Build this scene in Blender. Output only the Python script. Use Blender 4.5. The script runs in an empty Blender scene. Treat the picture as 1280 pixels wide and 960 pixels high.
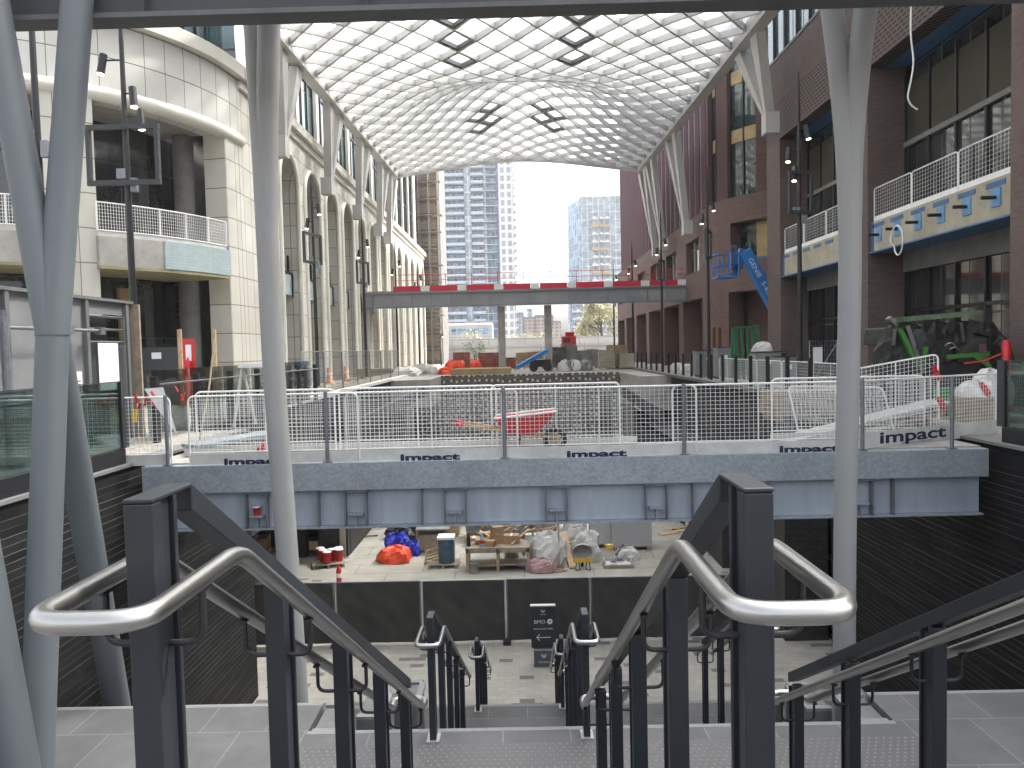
import bpy, bmesh, math, random
from math import sin, cos, pi, radians as R
from mathutils import Vector as V, Matrix
random.seed(7)
SC = bpy.context.scene
COL = SC.collection
# ------------------------------------------------------------------ camera
E = 1.38                       # eye height above the upper landing (z = 0)
F_PX = 950.0                   # focal length in pixels of a 1280 px wide frame
cam_d = bpy.data.cameras.new('camera'); cam = bpy.data.objects.new('camera', cam_d); COL.objects.link(cam)
cam_d.sensor_width = 36; cam_d.lens = 36*F_PX/1280; cam_d.clip_start = .05; cam_d.clip_end = 3000
PITCH, YAW, ROLL = math.atan(44/950), math.atan(10/950), -.0235
cam.location = (0, 0, E)
CM = Matrix.Rotation(YAW, 4, 'Z') @ Matrix.Rotation(pi/2-PITCH, 4, 'X') @ Matrix.Rotation(ROLL, 4, 'Z')
cam.matrix_world = Matrix.Translation((0, 0, E)) @ CM
SC.camera = cam
C3 = CM.to_3x3()
def at(px, py, D):
    """point of the place at forward distance D that stands at this spot of the photograph"""
    d = C3 @ V((px-640, 480-py, -F_PX))
    return V((0, 0, E)) + d*(D/d.y)
# ------------------------------------------------------------------ mesh builder
class MB:
    def __init__(s): s.v = []; s.f = []; s.sm = []
    def face(s, pts, smooth=False):
        n = len(s.v); s.v += [V(p) for p in pts]; s.f.append(tuple(range(n, n+len(pts)))); s.sm.append(smooth)
    def hexa(s, p, smooth=False):      # 8 points: bottom ring then top ring
        n = len(s.v); s.v += [V(q) for q in p]
        for f in ((3,2,1,0),(4,5,6,7),(0,1,5,4),(1,2,6,5),(2,3,7,6),(3,0,4,7)):
            s.f.append(tuple(n+i for i in f)); s.sm.append(smooth)
    def box(s, a, b):
        x0,x1 = sorted((a[0],b[0])); y0,y1 = sorted((a[1],b[1])); z0,z1 = sorted((a[2],b[2]))
        s.hexa([(x0,y0,z0),(x1,y0,z0),(x1,y1,z0),(x0,y1,z0),(x0,y0,z1),(x1,y0,z1),(x1,y1,z1),(x0,y1,z1)])
    def cbox(s, c, d, rz=0, rx=0, ry=0):
        m = Matrix.Translation(c) @ Matrix.Rotation(rz,4,'Z') @ Matrix.Rotation(rx,4,'X') @ Matrix.Rotation(ry,4,'Y')
        x,y,z = d[0]/2, d[1]/2, d[2]/2
        s.hexa([m @ V(q) for q in [(-x,-y,-z),(x,-y,-z),(x,y,-z),(-x,y,-z),(-x,-y,z),(x,-y,z),(x,y,z),(-x,y,z)]])
    def bar(s, a, b, w, h, up=(0,0,1)):  # rectangular bar from a to b, w sideways, h along up
        a, b = V(a), V(b); d = (b-a).normalized(); u = V(up); sd = d.cross(u)
        if sd.length < 1e-4: sd = d.cross(V((0,1,0)))
        sd.normalize(); u = sd.cross(d).normalized(); p = sd*(w/2); q = u*(h/2)
        s.hexa([a-p-q, a+p-q, b+p-q, b-p-q, a-p+q, a+p+q, b+p+q, b-p+q])
    def tube(s, pts, r, seg=10, cap=True, closed=False):
        pts = [V(p) for p in pts]; k = len(pts)
        rs = r if isinstance(r, (list, tuple)) else [r]*k
        n0 = len(s.v); prev = None
        for i, p in enumerate(pts):
            if closed: t = pts[(i+1) % k]-pts[i-1]
            else: t = pts[min(i+1, k-1)]-pts[max(i-1, 0)]
            t.normalize()
            if prev is None:
                a = t.cross(V((0,0,1)))
                if a.length < 1e-3: a = t.cross(V((0,1,0)))
            else: a = prev-t*prev.dot(t)
            a.normalize(); prev = a; b = t.cross(a)
            for j in range(seg):
                th = 2*pi*j/seg; s.v.append(p+(a*cos(th)+b*sin(th))*rs[i])
        for i in range(k if closed else k-1):
            A = n0+i*seg; B = n0+((i+1) % k)*seg
            for j in range(seg):
                s.f.append((A+j, A+(j+1) % seg, B+(j+1) % seg, B+j)); s.sm.append(True)
        if cap and not closed:
            s.face([s.v[n0+j] for j in reversed(range(seg))]); s.face([s.v[n0+(k-1)*seg+j] for j in range(seg)])
    def lathe(s, c, prof, seg=20):      # prof: (r, z) list, closed at ends when r = 0
        n0 = len(s.v)
        for r, z in prof:
            for j in range(seg):
                th = 2*pi*j/seg; s.v.append(V((c[0]+r*cos(th), c[1]+r*sin(th), c[2]+z)))
        for i in range(len(prof)-1):
            for j in range(seg):
                A, B = n0+i*seg, n0+(i+1)*seg
                s.f.append((A+j, A+(j+1) % seg, B+(j+1) % seg, B+j)); s.sm.append(True)
        s.face([s.v[n0+j] for j in reversed(range(seg))]); s.face([s.v[n0+(len(prof)-1)*seg+j] for j in range(seg)])
    def arc(s, c, r0, r1, t0, t1, z0, z1, n=12):   # slab that follows a circle; angle t measured from +x towards -y
        P = lambda r, t, z: V((c[0]+r*cos(t), c[1]-r*sin(t), z))
        for i in range(n):
            a, b = t0+(t1-t0)*i/n, t0+(t1-t0)*(i+1)/n
            fs = [[(r1,a,z0),(r1,a,z1),(r1,b,z1),(r1,b,z0)], [(r0,a,z0),(r0,b,z0),(r0,b,z1),(r0,a,z1)],
                  [(r0,a,z1),(r0,b,z1),(r1,b,z1),(r1,a,z1)], [(r0,a,z0),(r1,a,z0),(r1,b,z0),(r0,b,z0)]]
            if i == 0: fs.append([(r0,a,z0),(r0,a,z1),(r1,a,z1),(r1,a,z0)])
            if i == n-1: fs.append([(r0,b,z0),(r1,b,z0),(r1,b,z1),(r0,b,z1)])
            for q in fs: s.face([P(*u) for u in q])
def bend(pts, rad, n=6):                # round the corners of a polyline
    pts = [V(p) for p in pts]; out = [pts[0]]
    for i in range(1, len(pts)-1):
        p, a, b = pts[i], pts[i-1], pts[i+1]
        da, db = (a-p), (b-p); r = min(rad, da.length*.49, db.length*.49)
        A, B = p+da.normalized()*r, p+db.normalized()*r
        for k in range(n+1):
            t = k/n; out.append(A*(1-t)**2+p*2*t*(1-t)+B*t*t)
    out.append(pts[-1]); return out
def lump(mb, c, d, seed=0, rough=.18, seg=14, flat=True, sharp=3):   # crumpled bag / tarp heap with a flat foot
    rnd = random.Random(seed); ph = [rnd.uniform(0, 6.28) for _ in range(8)]
    n0 = len(mb.v); rings = 9
    for i in range(rings+1):
        v = pi*i/rings
        for j in range(seg):
            u = 2*pi*j/seg
            k = 1+rough*(sin(3*u+ph[0]+2*v)+.7*sin(5*u-3*v+ph[1])+.6*sin(7*u+ph[2])*sin(v*4+ph[3]))/2+rnd.uniform(-.5, .5)*rough*.55
            sx = abs(cos(u))**.7*(1 if cos(u) > 0 else -1); sy = abs(sin(u))**.7*(1 if sin(u) > 0 else -1)
            z = cos(v)*k
            if flat: z = max(z, -.25)
            mb.v.append(V((c[0]+d[0]/2*sx*sin(v)**.6*k, c[1]+d[1]/2*sy*sin(v)**.6*k, c[2]+d[2]*(z+.25)/1.25)))
    for i in range(rings):
        for j in range(seg):
            A, B = n0+i*seg, n0+(i+1)*seg
            mb.f.append((A+j, A+(j+1) % seg, B+(j+1) % seg, B+j)[::-1]); mb.sm.append(False)
# ------------------------------------------------------------------ objects
def mesh_obj(name, mb, mt, org=V((0,0,0)), bevel=0):
    me = bpy.data.meshes.new(name)
    me.from_pydata([tuple(v-org) for v in mb.v], [], mb.f)
    me.polygons.foreach_set('use_smooth', mb.sm)
    bm = bmesh.new(); bm.from_mesh(me); bmesh.ops.recalc_face_normals(bm, faces=bm.faces); bm.to_mesh(me); bm.free()
    me.materials.append(mt); me.update()
    o = bpy.data.objects.new(name, me); COL.objects.link(o)
    if bevel:
        m = o.modifiers.new('edge', 'BEVEL'); m.width = bevel; m.segments = 2; m.limit_method = 'ANGLE'; m.angle_limit = R(40)
    return o
def tag(o, label=None, cat=None, group=None, kind=None):
    if label: o['label'] = label
    if cat: o['category'] = cat
    if group: o['group'] = group
    if kind: o['kind'] = kind
    return o
def thing(name, label, cat, loc, group=None):
    o = bpy.data.objects.new(name, None); COL.objects.link(o); o.location = loc; o.empty_display_size = .2
    return tag(o, label, cat, group)
def root_of(o):
    while o.parent: o = o.parent
    return o
def part(name, mb, mt, par, bevel=0, label=None, kind=None):
    """mb is in world coordinates of the thing where it is first built"""
    o = mesh_obj(name, mb, mt, V(root_of(par).location), bevel); o.parent = par
    if label: o['label'] = label
    if kind: o['kind'] = kind
    return o
def solo(name, mb, mt, label, cat, group=None, bevel=0, loc=None):
    if loc is None:
        n = len(mb.v); loc = V((sum(v.x for v in mb.v)/n, sum(v.y for v in mb.v)/n, min(v.z for v in mb.v)))
    o = mesh_obj(name, mb, mt, V(loc), bevel); o.location = loc
    return tag(o, label, cat, group)
def struct(name, mb, mt):
    return tag(mesh_obj(name, mb, mt), kind='structure')
def dup(o, loc, label=None, rz=None, par=None):
    c = o.copy(); COL.objects.link(c)
    if par is None:
        c.location = loc
        if rz is not None: c.rotation_euler = (0, 0, rz)
        if label: c['label'] = label
    else: c.parent = par
    for ch in [x for x in o.children]: dup(ch, None, par=c)
    return c
def text_obj(name, txt, size, mt, par, mw, sx=1.0, align='CENTER', ext=.002, bold=0.0):
    cu = bpy.data.curves.new('txt', 'FONT'); cu.body = txt; cu.size = size; cu.align_x = align; cu.extrude = ext; cu.offset = bold
    t = bpy.data.objects.new('txt', cu); COL.objects.link(t)
    dg = bpy.context.evaluated_depsgraph_get(); dg.update()
    me = bpy.data.meshes.new_from_object(t.evaluated_get(dg)); bpy.data.objects.remove(t)
    me.name = name
    me.transform(Matrix.Translation(-V(root_of(par).location)) @ mw @ Matrix.Diagonal((sx,1,1,1)))
    me.materials.clear(); me.materials.append(mt)
    o = bpy.data.objects.new(name, me); COL.objects.link(o); o.parent = par
    return o
def facing(loc, rz=0, rx=pi/2):          # text plane standing up, facing -y
    return Matrix.Translation(loc) @ Matrix.Rotation(rz,4,'Z') @ Matrix.Rotation(rx,4,'X')
# ------------------------------------------------------------------ materials
class NT:
    def __init__(s, name):
        s.m = bpy.data.materials.new(name); s.m.use_nodes = True; s.t = s.m.node_tree
        s.b = s.t.nodes['Principled BSDF']
    def n(s, typ, **kw):
        nd = s.t.nodes.new('ShaderNode'+typ)
        for k, v in kw.items(): setattr(nd, k, v)
        return nd
    def l(s, a, b): s.t.links.new(a, b)
    def mathn(s, op, a, b=None):
        nd = s.n('Math', operation=op)
        for i, x in enumerate((a, b)):
            if x is None: continue
            if isinstance(x, (int, float)): nd.inputs[i].default_value = x
            else: s.l(x, nd.inputs[i])
        return nd.outputs[0]
    def ramp(s, fac, stops):
        r = s.n('ValToRGB'); e = r.color_ramp.elements
        while len(e) < len(stops): e.new(.5)
        for i, (p, c) in enumerate(stops): e[i].position = p; e[i].color = (*c, 1)
        s.l(fac, r.inputs[0]); return r.outputs[0]
    def mix(s, fac, a, b, mode='MIX'):
        nd = s.n('Mix', data_type='RGBA', blend_type=mode)
        for sock, x in ((nd.inputs[0], fac), (nd.inputs[6], a), (nd.inputs[7], b)):
            if isinstance(x, (int, float)): sock.default_value = x
            elif isinstance(x, tuple): sock.default_value = (*x, 1)
            else: s.l(x, sock)
        return nd.outputs[2]
    def noise(s, scale, detail=4, vec=None, rough=.55):
        nd = s.n('TexNoise'); nd.inputs['Scale'].default_value = scale; nd.inputs['Detail'].default_value = detail; nd.inputs['Roughness'].default_value = rough
        if vec is not None: s.l(vec, nd.inputs['Vector'])
        return nd.outputs['Fac']
    def pos(s): return s.n('NewGeometry').outputs['Position']
    def uz(s, floor=False):                  # (x+y, z) for walls, (x, y) for floors
        p = s.n('SeparateXYZ'); s.l(s.pos(), p.inputs[0]); c = s.n('CombineXYZ')
        if floor: s.l(p.outputs[0], c.inputs[0]); s.l(p.outputs[1], c.inputs[1])
        else: s.l(s.mathn('ADD', p.outputs[0], p.outputs[1]), c.inputs[0]); s.l(p.outputs[2], c.inputs[1])
        return c.outputs[0]
    def bump(s, h, strength=.3, dist=.01):
        nd = s.n('Bump'); nd.inputs['Strength'].default_value = strength; nd.inputs['Distance'].default_value = dist
        s.l(h, nd.inputs['Height']); s.l(nd.outputs[0], s.b.inputs['Normal'])
    def base(s, c):
        if isinstance(c, tuple): s.b.inputs['Base Color'].default_value = (*c, 1)
        else: s.l(c, s.b.inputs['Base Color'])
    def set(s, rough=.6, metal=0.0, spec=None):
        s.b.inputs['Roughness'].default_value = rough; s.b.inputs['Metallic'].default_value = metal
        if spec is not None: s.b.inputs['Specular IOR Level'].default_value = spec
def plain(name, c, rough=.6, metal=0.0, var=.18, scale=3.0, bump=.0, bscale=40, spec=None, rv=1.0):
    t = NT(name); t.set(rough, metal, spec)
    f = t.noise(scale, 6, t.pos(), .65)
    lo = tuple(x*(1-var) for x in c); hi = tuple(min(1, x*(1+var)) for x in c)
    t.base(t.ramp(f, [(.3, lo), (.7, hi)]))
    rr = t.n('MapRange'); t.l(f, rr.inputs[0]); rr.inputs[1].default_value=.3; rr.inputs[2].default_value=.7
    rr.inputs[3].default_value = max(.02, rough-.06*rv); rr.inputs[4].default_value = min(1, rough+.08*rv); t.l(rr.outputs[0], t.b.inputs['Roughness'])
    if bump: t.bump(t.noise(bscale, 4, t.pos()), bump, .01)
    return t.m
def brick(name, c1, c2, mort, w, h, ms=.008, offset=.5, rough=.8, floor=False, bump=.4, var=.25, nsc=1.2, freq=2, bias=0.0):
    t = NT(name); t.set(rough); b = t.n('TexBrick', offset=offset, offset_frequency=freq); uv = t.uz(floor); t.l(uv, b.inputs['Vector'])
    b.inputs['Color1'].default_value = (*c1,1); b.inputs['Color2'].default_value = (*c2,1); b.inputs['Mortar'].default_value = (*mort,1)
    b.inputs['Scale'].default_value = 1; b.inputs['Brick Width'].default_value = w; b.inputs['Row Height'].default_value = h
    b.inputs['Mortar Size'].default_value = ms; b.inputs['Mortar Smooth'].default_value = .1; b.inputs['Bias'].default_value = bias
    n = t.noise(nsc, 6, t.pos(), .7)
    g = t.ramp(n, [(.25, (1-var,)*3), (.75, (1+var*.5,)*3)])
    t.base(t.mix(1.0, b.outputs['Color'], g, 'MULTIPLY'))
    if bump:
        h_ = t.mathn('MULTIPLY', b.outputs['Fac'], -1.0); h2 = t.mathn('ADD', h_, t.mathn('MULTIPLY', t.noise(60, 3, t.pos()), .25))
        t.bump(h2, bump, .01)
    return t.m
def glassy(name, tint, refl=.12, fac=None, milk=0):       # thin clear pane
    t = NT(name); t.t.nodes.remove(t.b); out = t.t.nodes['Material Output']
    tr = t.n('BsdfTransparent'); tr.inputs[0].default_value = (*tint,1); gl = t.n('BsdfGlossy'); gl.inputs['Roughness'].default_value = .03
    lw = t.n('LayerWeight'); lw.inputs[0].default_value = .35
    f = t.mathn('ADD', t.mathn('MULTIPLY', lw.outputs['Fresnel'], .75 if fac is None else fac), refl*.3)
    mx = t.n('MixShader'); t.l(f, mx.inputs[0]); t.l(tr.outputs[0], mx.inputs[1]); t.l(gl.outputs[0], mx.inputs[2]); t.l(mx.outputs[0], out.inputs[0])
    if milk:
        tl = t.n('BsdfTranslucent'); tl.inputs[0].default_value = (.92,.95,.96,1); m2 = t.n('MixShader'); m2.inputs[0].default_value = milk
        t.l(mx.outputs[0], m2.inputs[1]); t.l(tl.outputs[0], m2.inputs[2]); t.l(m2.outputs[0], out.inputs[0])
    return t.m
def window_glass(name, c, rough=.06, pw=1.2, ph=1.5, frame=(.02,.02,.022), ms=.03, var=.6):  # opaque dark reflecting glazing divided by mullions
    t = NT(name); t.set(rough, 0, .9); b = t.n('TexBrick', offset=0.0); t.l(t.uz(), b.inputs['Vector'])
    b.inputs['Color1'].default_value = (*c,1); b.inputs['Color2'].default_value = (*[x*(1-var) for x in c],1); b.inputs['Mortar'].default_value = (*frame,1)
    b.inputs['Scale'].default_value = 1; b.inputs['Brick Width'].default_value = pw; b.inputs['Row Height'].default_value = ph; b.inputs['Mortar Size'].default_value = ms; b.inputs['Mortar Smooth'].default_value=0
    n = t.noise(.6, 5, t.pos(), .7); g = t.ramp(n, [(.3, (.45,)*3), (.7, (1.5,)*3)])
    t.base(t.mix(1.0, b.outputs['Color'], g, 'MULTIPLY'))
    rr = t.mathn('ADD', t.mathn('MULTIPLY', b.outputs['Fac'], .5), rough); t.l(rr, t.b.inputs['Roughness'])
    return t.m
M = {}
M['navy'] = plain('painted_steel_charcoal', (.02,.0235,.029), .42, .15, .12, 1.5, .05, 300)
M['black'] = plain('black_paint', (.012,.012,.014), .45, 0, .2)
M['steel'] = plain('brushed_stainless', (.42,.415,.4), .31, 1.0, .03, 6, rv=0)
M['steel_dull'] = plain('dull_stainless', (.32,.31,.3), .32, 1.0, .1, 6)
M['alu'] = plain('aluminium', (.5,.5,.5), .4, .7, .15)
M['pipe'] = plain('grey_column_paint', (.105,.118,.127), .6, .0, .1, .9, .04, 120)
M['colwhite'] = plain('offwhite_column_paint', (.26,.26,.254), .6, .0, .05, 1.2)
M['canopy'] = plain('canopy_paint', (.44,.435,.42), .5, 0, .05, .5)
M['beamdark'] = plain('dark_beam_paint', (.035,.038,.042), .6, 0, .15, 2)
M['beamgrey'] = plain('grey_flange_paint', (.09,.092,.096), .6, 0, .25, 3, .1, 30)
M['conc'] = plain('concrete', (.34,.325,.3), .85, 0, .25, 1.3, .25, 25)
M['conc_d'] = plain('dark_concrete', (.16,.155,.15), .85, 0, .3, 1.5, .25, 25)
M['conc_y'] = plain('stained_concrete', (.36,.325,.25), .85, 0, .25, 1.2, .2, 25)
M['pave'] = brick('street_paving', (.3,.275,.245), (.35,.325,.285), (.17,.16,.15), 1.6, 1.1, .02, .5, .85, True, .1, .3, .7)
M['white'] = plain('white_enamel', (.72,.72,.7), .45, 0, .1, 2)
M['whitedirty'] = plain('dirty_white_board', (.52,.515,.49), .6, 0, .18, 3)
M['galvpost'] = plain('galvanised_post', (.2,.21,.225), .45, .5, .2, 8)
M['wood'] = plain('timber', (.42,.3,.18), .7, 0, .3, 5)
M['ply'] = plain('plywood', (.4,.285,.14), .65, 0, .25, 1.5)
M['pallet'] = plain('weathered_timber', (.3,.245,.18), .8, 0, .35, 6)
M['card'] = plain('cardboard', (.36,.23,.12), .8, 0, .25, 5)
M['red'] = plain('red_plastic', (.5,.02,.025), .4, 0, .2, 3)
M['redpaint'] = plain('red_board', (.52,.015,.04), .5, 0, .12, 1)
M['orange'] = plain('orange_tarp', (.78,.075,.02), .45, 0, .15, 4, .3, 14)
M['blue'] = plain('blue_tarp', (.02,.035,.4), .35, 0, .3, 4, .3, 14)
M['membrane'] = plain('blue_membrane', (.04,.12,.26), .5, 0, .25, 2)
M['bluelift'] = plain('blue_lift_paint', (.025,.19,.55), .4, 0, .12, 1)
M['green'] = plain('green_paint', (.015,.11,.04), .5, 0, .3, 4)
M['green_b'] = plain('bright_green_plastic', (.02,.22,.035), .45, 0, .2, 4)
M['lime'] = plain('lime_green_lift_paint', (.055,.19,.04), .45, 0, .25, 4)
M['yellow'] = plain('yellow_paint', (.65,.42,.03), .5, 0, .2, 4)
M['drum'] = plain('blue_grey_drum', (.06,.11,.15), .45, 0, .2, 4)
M['bag'] = plain('white_rubble_bag', (.55,.54,.51), .7, 0, .15, 5, .5, 9)
M['bagdark'] = plain('black_sheet', (.012,.012,.013), .3, 0, .3, 5, .4, 9)
M['insul'] = plain('yellow_insulation', (.27,.245,.14), .9, 0, .3, 2)
M['grime'] = plain('greasy_black_steel', (.03,.03,.028), .5, .3, .7, 7, .5, 15)
M['grey_mach'] = plain('grey_cabinet', (.2,.21,.205), .5, 0, .15, 2)
M['hoard'] = plain('grey_hoarding_steel', (.2,.205,.21), .5, .1, .18, .7)
M['hoard_d'] = plain('grey_hoarding_frame', (.15,.155,.16), .5, .1, .15, 1)
M['paper'] = plain('paper', (.75,.76,.78), .7, 0, .08, 3)
M['ink'] = plain('dark_ink', (.01,.012,.05), .6, 0, .1)
M['sign_d'] = plain('sign_charcoal', (.025,.03,.038), .5, 0, .1)
M['sign_g'] = plain('sign_slate', (.085,.095,.115), .5, 0, .1)
M['lens'] = NT('lamp_lens').m
# special materials
_b = M['lens'].node_tree.nodes['Principled BSDF']; _b.inputs['Base Color'].default_value=(.9,.85,.7,1); _b.inputs['Emission Color'].default_value=(1,.86,.62,1); _b.inputs['Emission Strength'].default_value=6
M['tile'] = brick('granite_tile', (.085,.085,.087), (.108,.108,.107), (.18,.18,.177), .6, .75, .006, .37, .55, True, .05, .3, 2.5)
M['nosing'] = plain('granite_nosing', (.19,.19,.187), .6, 0, .15, 30)
M['step'] = plain('granite_step', (.12,.12,.119), .6, 0, .22, 14, .05, 80)
M['tactile'] = plain('tactile_plate', (.1,.097,.097), .5, .2, .1, 10)
M['lowfloor'] = brick('lower_paving', (.33,.315,.28), (.37,.355,.315), (.24,.23,.2), .62, .31, .006, .5, .75, True, .06, .22, 1.2, bias=-.2)
t = NT('dark_pavers'); 
M['lowpave'] = None
# lower plaza paving with scattered darker pavers
t.set(.75); b = t.n('TexBrick', offset=.5); t.l(t.uz(True), b.inputs['Vector'])
for k, v in (('Color1',(.3,.285,.25,1)),('Color2',(.36,.34,.3,1)),('Mortar',(.25,.24,.21,1))): b.inputs[k].default_value = v
b.inputs['Scale'].default_value=1; b.inputs['Brick Width'].default_value=.34; b.inputs['Row Height'].default_value=.2; b.inputs['Mortar Size'].default_value=.006
b2 = t.n('TexBrick', offset=.5); t.l(t.uz(True), b2.inputs['Vector'])
b2.inputs['Color1'].default_value=(0,0,0,1); b2.inputs['Color2'].default_value=(1,1,1,1); b2.inputs['Mortar'].default_value=(0,0,0,1)
b2.inputs['Scale'].default_value=1; b2.inputs['Brick Width'].default_value=.34; b2.inputs['Row Height'].default_value=.2; b2.inputs['Mortar Size'].default_value=.006; b2.inputs['Bias'].default_value=0
pick = t.ramp(b2.outputs['Color'], [(.92,(0,0,0)),(.93,(1,1,1))])
c_ = t.mix(pick, b.outputs['Color'], (.13,.125,.115))
g_ = t.ramp(t.noise(.8,6,t.pos(),.7), [(.25,(.75,)*3),(.75,(1.15,)*3)])
t.base(t.mix(1.0, c_, g_, 'MULTIPLY')); M['lowpave'] = t.m
# ribbed long-format dark brick with pale bed joints
t = NT('ribbed_dark_brick'); t.set(.75, 0, .15); p = t.n('SeparateXYZ'); t.l(t.pos(), p.inputs[0])
fr = t.mathn('FRACT', t.mathn('MULTIPLY', p.outputs[2], 1/.105))
line = t.mathn('LESS_THAN', fr, .1)
mp = t.n('Mapping'); mp.inputs['Scale'].default_value=(.25,.25,9.5); t.l(t.pos(), mp.inputs[0])
nz = t.noise(1.6, 3, mp.outputs[0])
bright = t.ramp(nz, [(.38,(.014,.014,.014)),(.66,(.15,.145,.135))])
brk = t.n('TexBrick', offset=.37); t.l(t.uz(), brk.inputs['Vector']); brk.inputs['Scale'].default_value=1; brk.inputs['Brick Width'].default_value=.6; brk.inputs['Row Height'].default_value=.105; brk.inputs['Mortar Size'].default_value=.004
brk.inputs['Color1'].default_value=(.010,.010,.011,1); brk.inputs['Color2'].default_value=(.02,.0195,.02,1); brk.inputs['Mortar'].default_value=(.012,.012,.012,1)
t.base(t.mix(line, brk.outputs['Color'], bright)); t.bump(t.mathn('MULTIPLY', line, -1.0), .5, .02); M['ribbed'] = t.m
M['dbrick'] = brick('dark_grey_brick', (.028,.027,.027), (.05,.048,.046), (.016,.016,.016), .24, .075, .008, .5, .75)
M['rbrick_n'] = brick('brown_grey_brick', (.098,.068,.06), (.13,.09,.079), (.125,.108,.1), .24, .075, .007, .5, .8, False, .3, .22, .6)
M['rbrick'] = brick('plum_brick', (.12,.07,.06), (.16,.094,.08), (.145,.115,.105), .24, .075, .007, .5, .8, False, .3, .22, .6)
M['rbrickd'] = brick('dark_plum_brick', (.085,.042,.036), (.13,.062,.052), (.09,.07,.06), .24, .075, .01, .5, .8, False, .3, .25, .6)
M['perf'] = brick('perforated_brick', (.014,.011,.010), (.022,.016,.015), (.12,.088,.079), .3, .15, .045, .5, .8, False, .8, .15, .6)
M['ivory'] = brick('ivory_terracotta', (.55,.545,.505), (.62,.615,.58), (.14,.13,.11), 1.05, 1.12, .018, 0.0, .42, False, .2, .1, .5)
M['ivory_d'] = brick('beige_terracotta', (.53,.51,.445), (.6,.585,.525), (.2,.18,.15), .8, 1.12, .02, 0.0, .45, False, .2, .1, .5)
M['ivory_trim'] = plain('ivory_moulding', (.66,.64,.57), .42, 0, .06, 1)
M['paleblue'] = brick('pale_blue_tile', (.37,.45,.46), (.41,.49,.5), (.3,.36,.37), .3, .1, .006, 0, .35, False, .1, .08, 1)
M['win_dark'] = window_glass('dark_shop_glazing', (.04,.043,.042), .05, 1.5, 2.1)
M['win_blue'] = window_glass('blue_green_glazing', (.07,.13,.145), .05, 1.2, 3.4, (.03,.03,.035), .05)
M['win_teal'] = window_glass('teal_glazing', (.05,.085,.085), .05, 1.4, 4.0, (.02,.02,.02), .04)
M['win_fin'] = window_glass('plum_curtain_wall', (.045,.024,.028), .15, .85, 9, (.1,.07,.072), .09)
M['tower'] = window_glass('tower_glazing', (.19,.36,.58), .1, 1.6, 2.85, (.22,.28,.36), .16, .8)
M['tower2'] = window_glass('pale_tower_glazing', (.3,.36,.42), .2, 2.2, 3.0, (.4,.43,.46), .18, .4)
M['towerwhite'] = brick('white_grid_facade', (.2,.24,.28), (.3,.33,.36), (.6,.6,.6), 2.4, 3.0, .55, 0, .6, False, 0, .1)
M['farbrick'] = brick('far_red_brick', (.26,.13,.11), (.34,.19,.16), (.4,.36,.33), 2.0, 1.6, .35, 0, .8, False, 0, .2)
M['farconc'] = brick('far_concrete_wall', (.42,.42,.41), (.46,.46,.45), (.3,.3,.3), 6.0, 1.5, .08, 0, .85, False, .1, .25, .3)
M['clear'] = glassy('clear_green_glass', (.7,.83,.8))
M['clear2'] = glassy('pale_green_glass', (.9,.96,.945), .25)
M['canglass'] = glassy('canopy_glazing', (.95,.97,.98), .02, .1, .3)
M['curtain'] = plain('upper_storey_blind', (.35,.34,.3), .7, 0, .2, 1)
# galvanised steel with spangle
t = NT('galvanised_steel'); t.set(.45,.35); vo = t.n('TexVoronoi'); vo.inputs['Scale'].default_value=26; t.l(t.pos(), vo.inputs['Vector'])
sp = t.n('SeparateColor'); t.l(vo.outputs['Color'], sp.inputs[0])
a_ = t.ramp(sp.outputs[0], [(0,(.28,.315,.35)),(1,(.38,.41,.44))]); st = t.ramp(t.noise(.9,6,t.pos(),.7), [(.3,(.8,)*3),(.7,(1.12,)*3)])
t.base(t.mix(1.0, a_, st, 'MULTIPLY')); M['galv'] = t.m
t = NT('galvanised_web'); t.set(.5,.3)
mp = t.n('Mapping'); mp.inputs['Scale'].default_value=(2.2,1,.35); t.l(t.pos(), mp.inputs[0])
a_ = t.ramp(t.noise(1.3,7,mp.outputs[0],.7), [(.3,(.31,.345,.41)),(.55,(.4,.44,.5)),(.75,(.49,.53,.58))]); t.base(a_); M['web'] = t.m
# black privacy mesh on the lower fence: fine weave, partly see-through
t = NT('black_privacy_mesh'); t.set(.8); w1 = t.n('TexWave', wave_type='BANDS', bands_direction='X'); w1.inputs['Scale'].default_value=9; t.l(t.pos(), w1.inputs['Vector'])
w1.inputs['Distortion'].default_value=1.5
ns = t.noise(1.5, 6, t.pos(), .7)
t.base(t.mix(.5, t.ramp(w1.outputs['Fac'], [(0,(.03,.03,.028)),(1,(.065,.063,.058))]), t.ramp(ns, [(.3,(.022,.022,.021)),(.75,(.095,.09,.08))]))); t.bump(ns, .3, .05); M['cloth'] = t.m
# excavation wall with rows of pale dimples and dark courses
t = NT('dimpled_shoring'); t.set(.85); vo = t.n('TexVoronoi', voronoi_dimensions='2D'); vo.inputs['Scale'].default_value=2.6; vo.inputs['Randomness'].default_value=.35; t.l(t.uz(), vo.inputs['Vector'])
dots = t.mathn('LESS_THAN', vo.outputs['Distance'], .22)
b = t.n('TexBrick', offset=.5); t.l(t.uz(), b.inputs['Vector']); b.inputs['Scale'].default_value=1; b.inputs['Brick Width'].default_value=1.1; b.inputs['Row Height'].default_value=.34; b.inputs['Mortar Size'].default_value=.05
b.inputs['Color1'].default_value=(.105,.09,.08,1); b.inputs['Color2'].default_value=(.13,.115,.1,1); b.inputs['Mortar'].default_value=(.07,.06,.055,1)
t.base(t.mix(dots, b.outputs['Color'], (.5,.49,.45))); t.bump(t.noise(9,4,t.pos()), .5, .05); M['shoring'] = t.m
S = -.3                        # street level
LV = [0, -2.05, -4.2, -6.42]  # landings, then the lower floor
XL, XR = -6.15, 7.5            # the lined side walls of the stair pit
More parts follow.
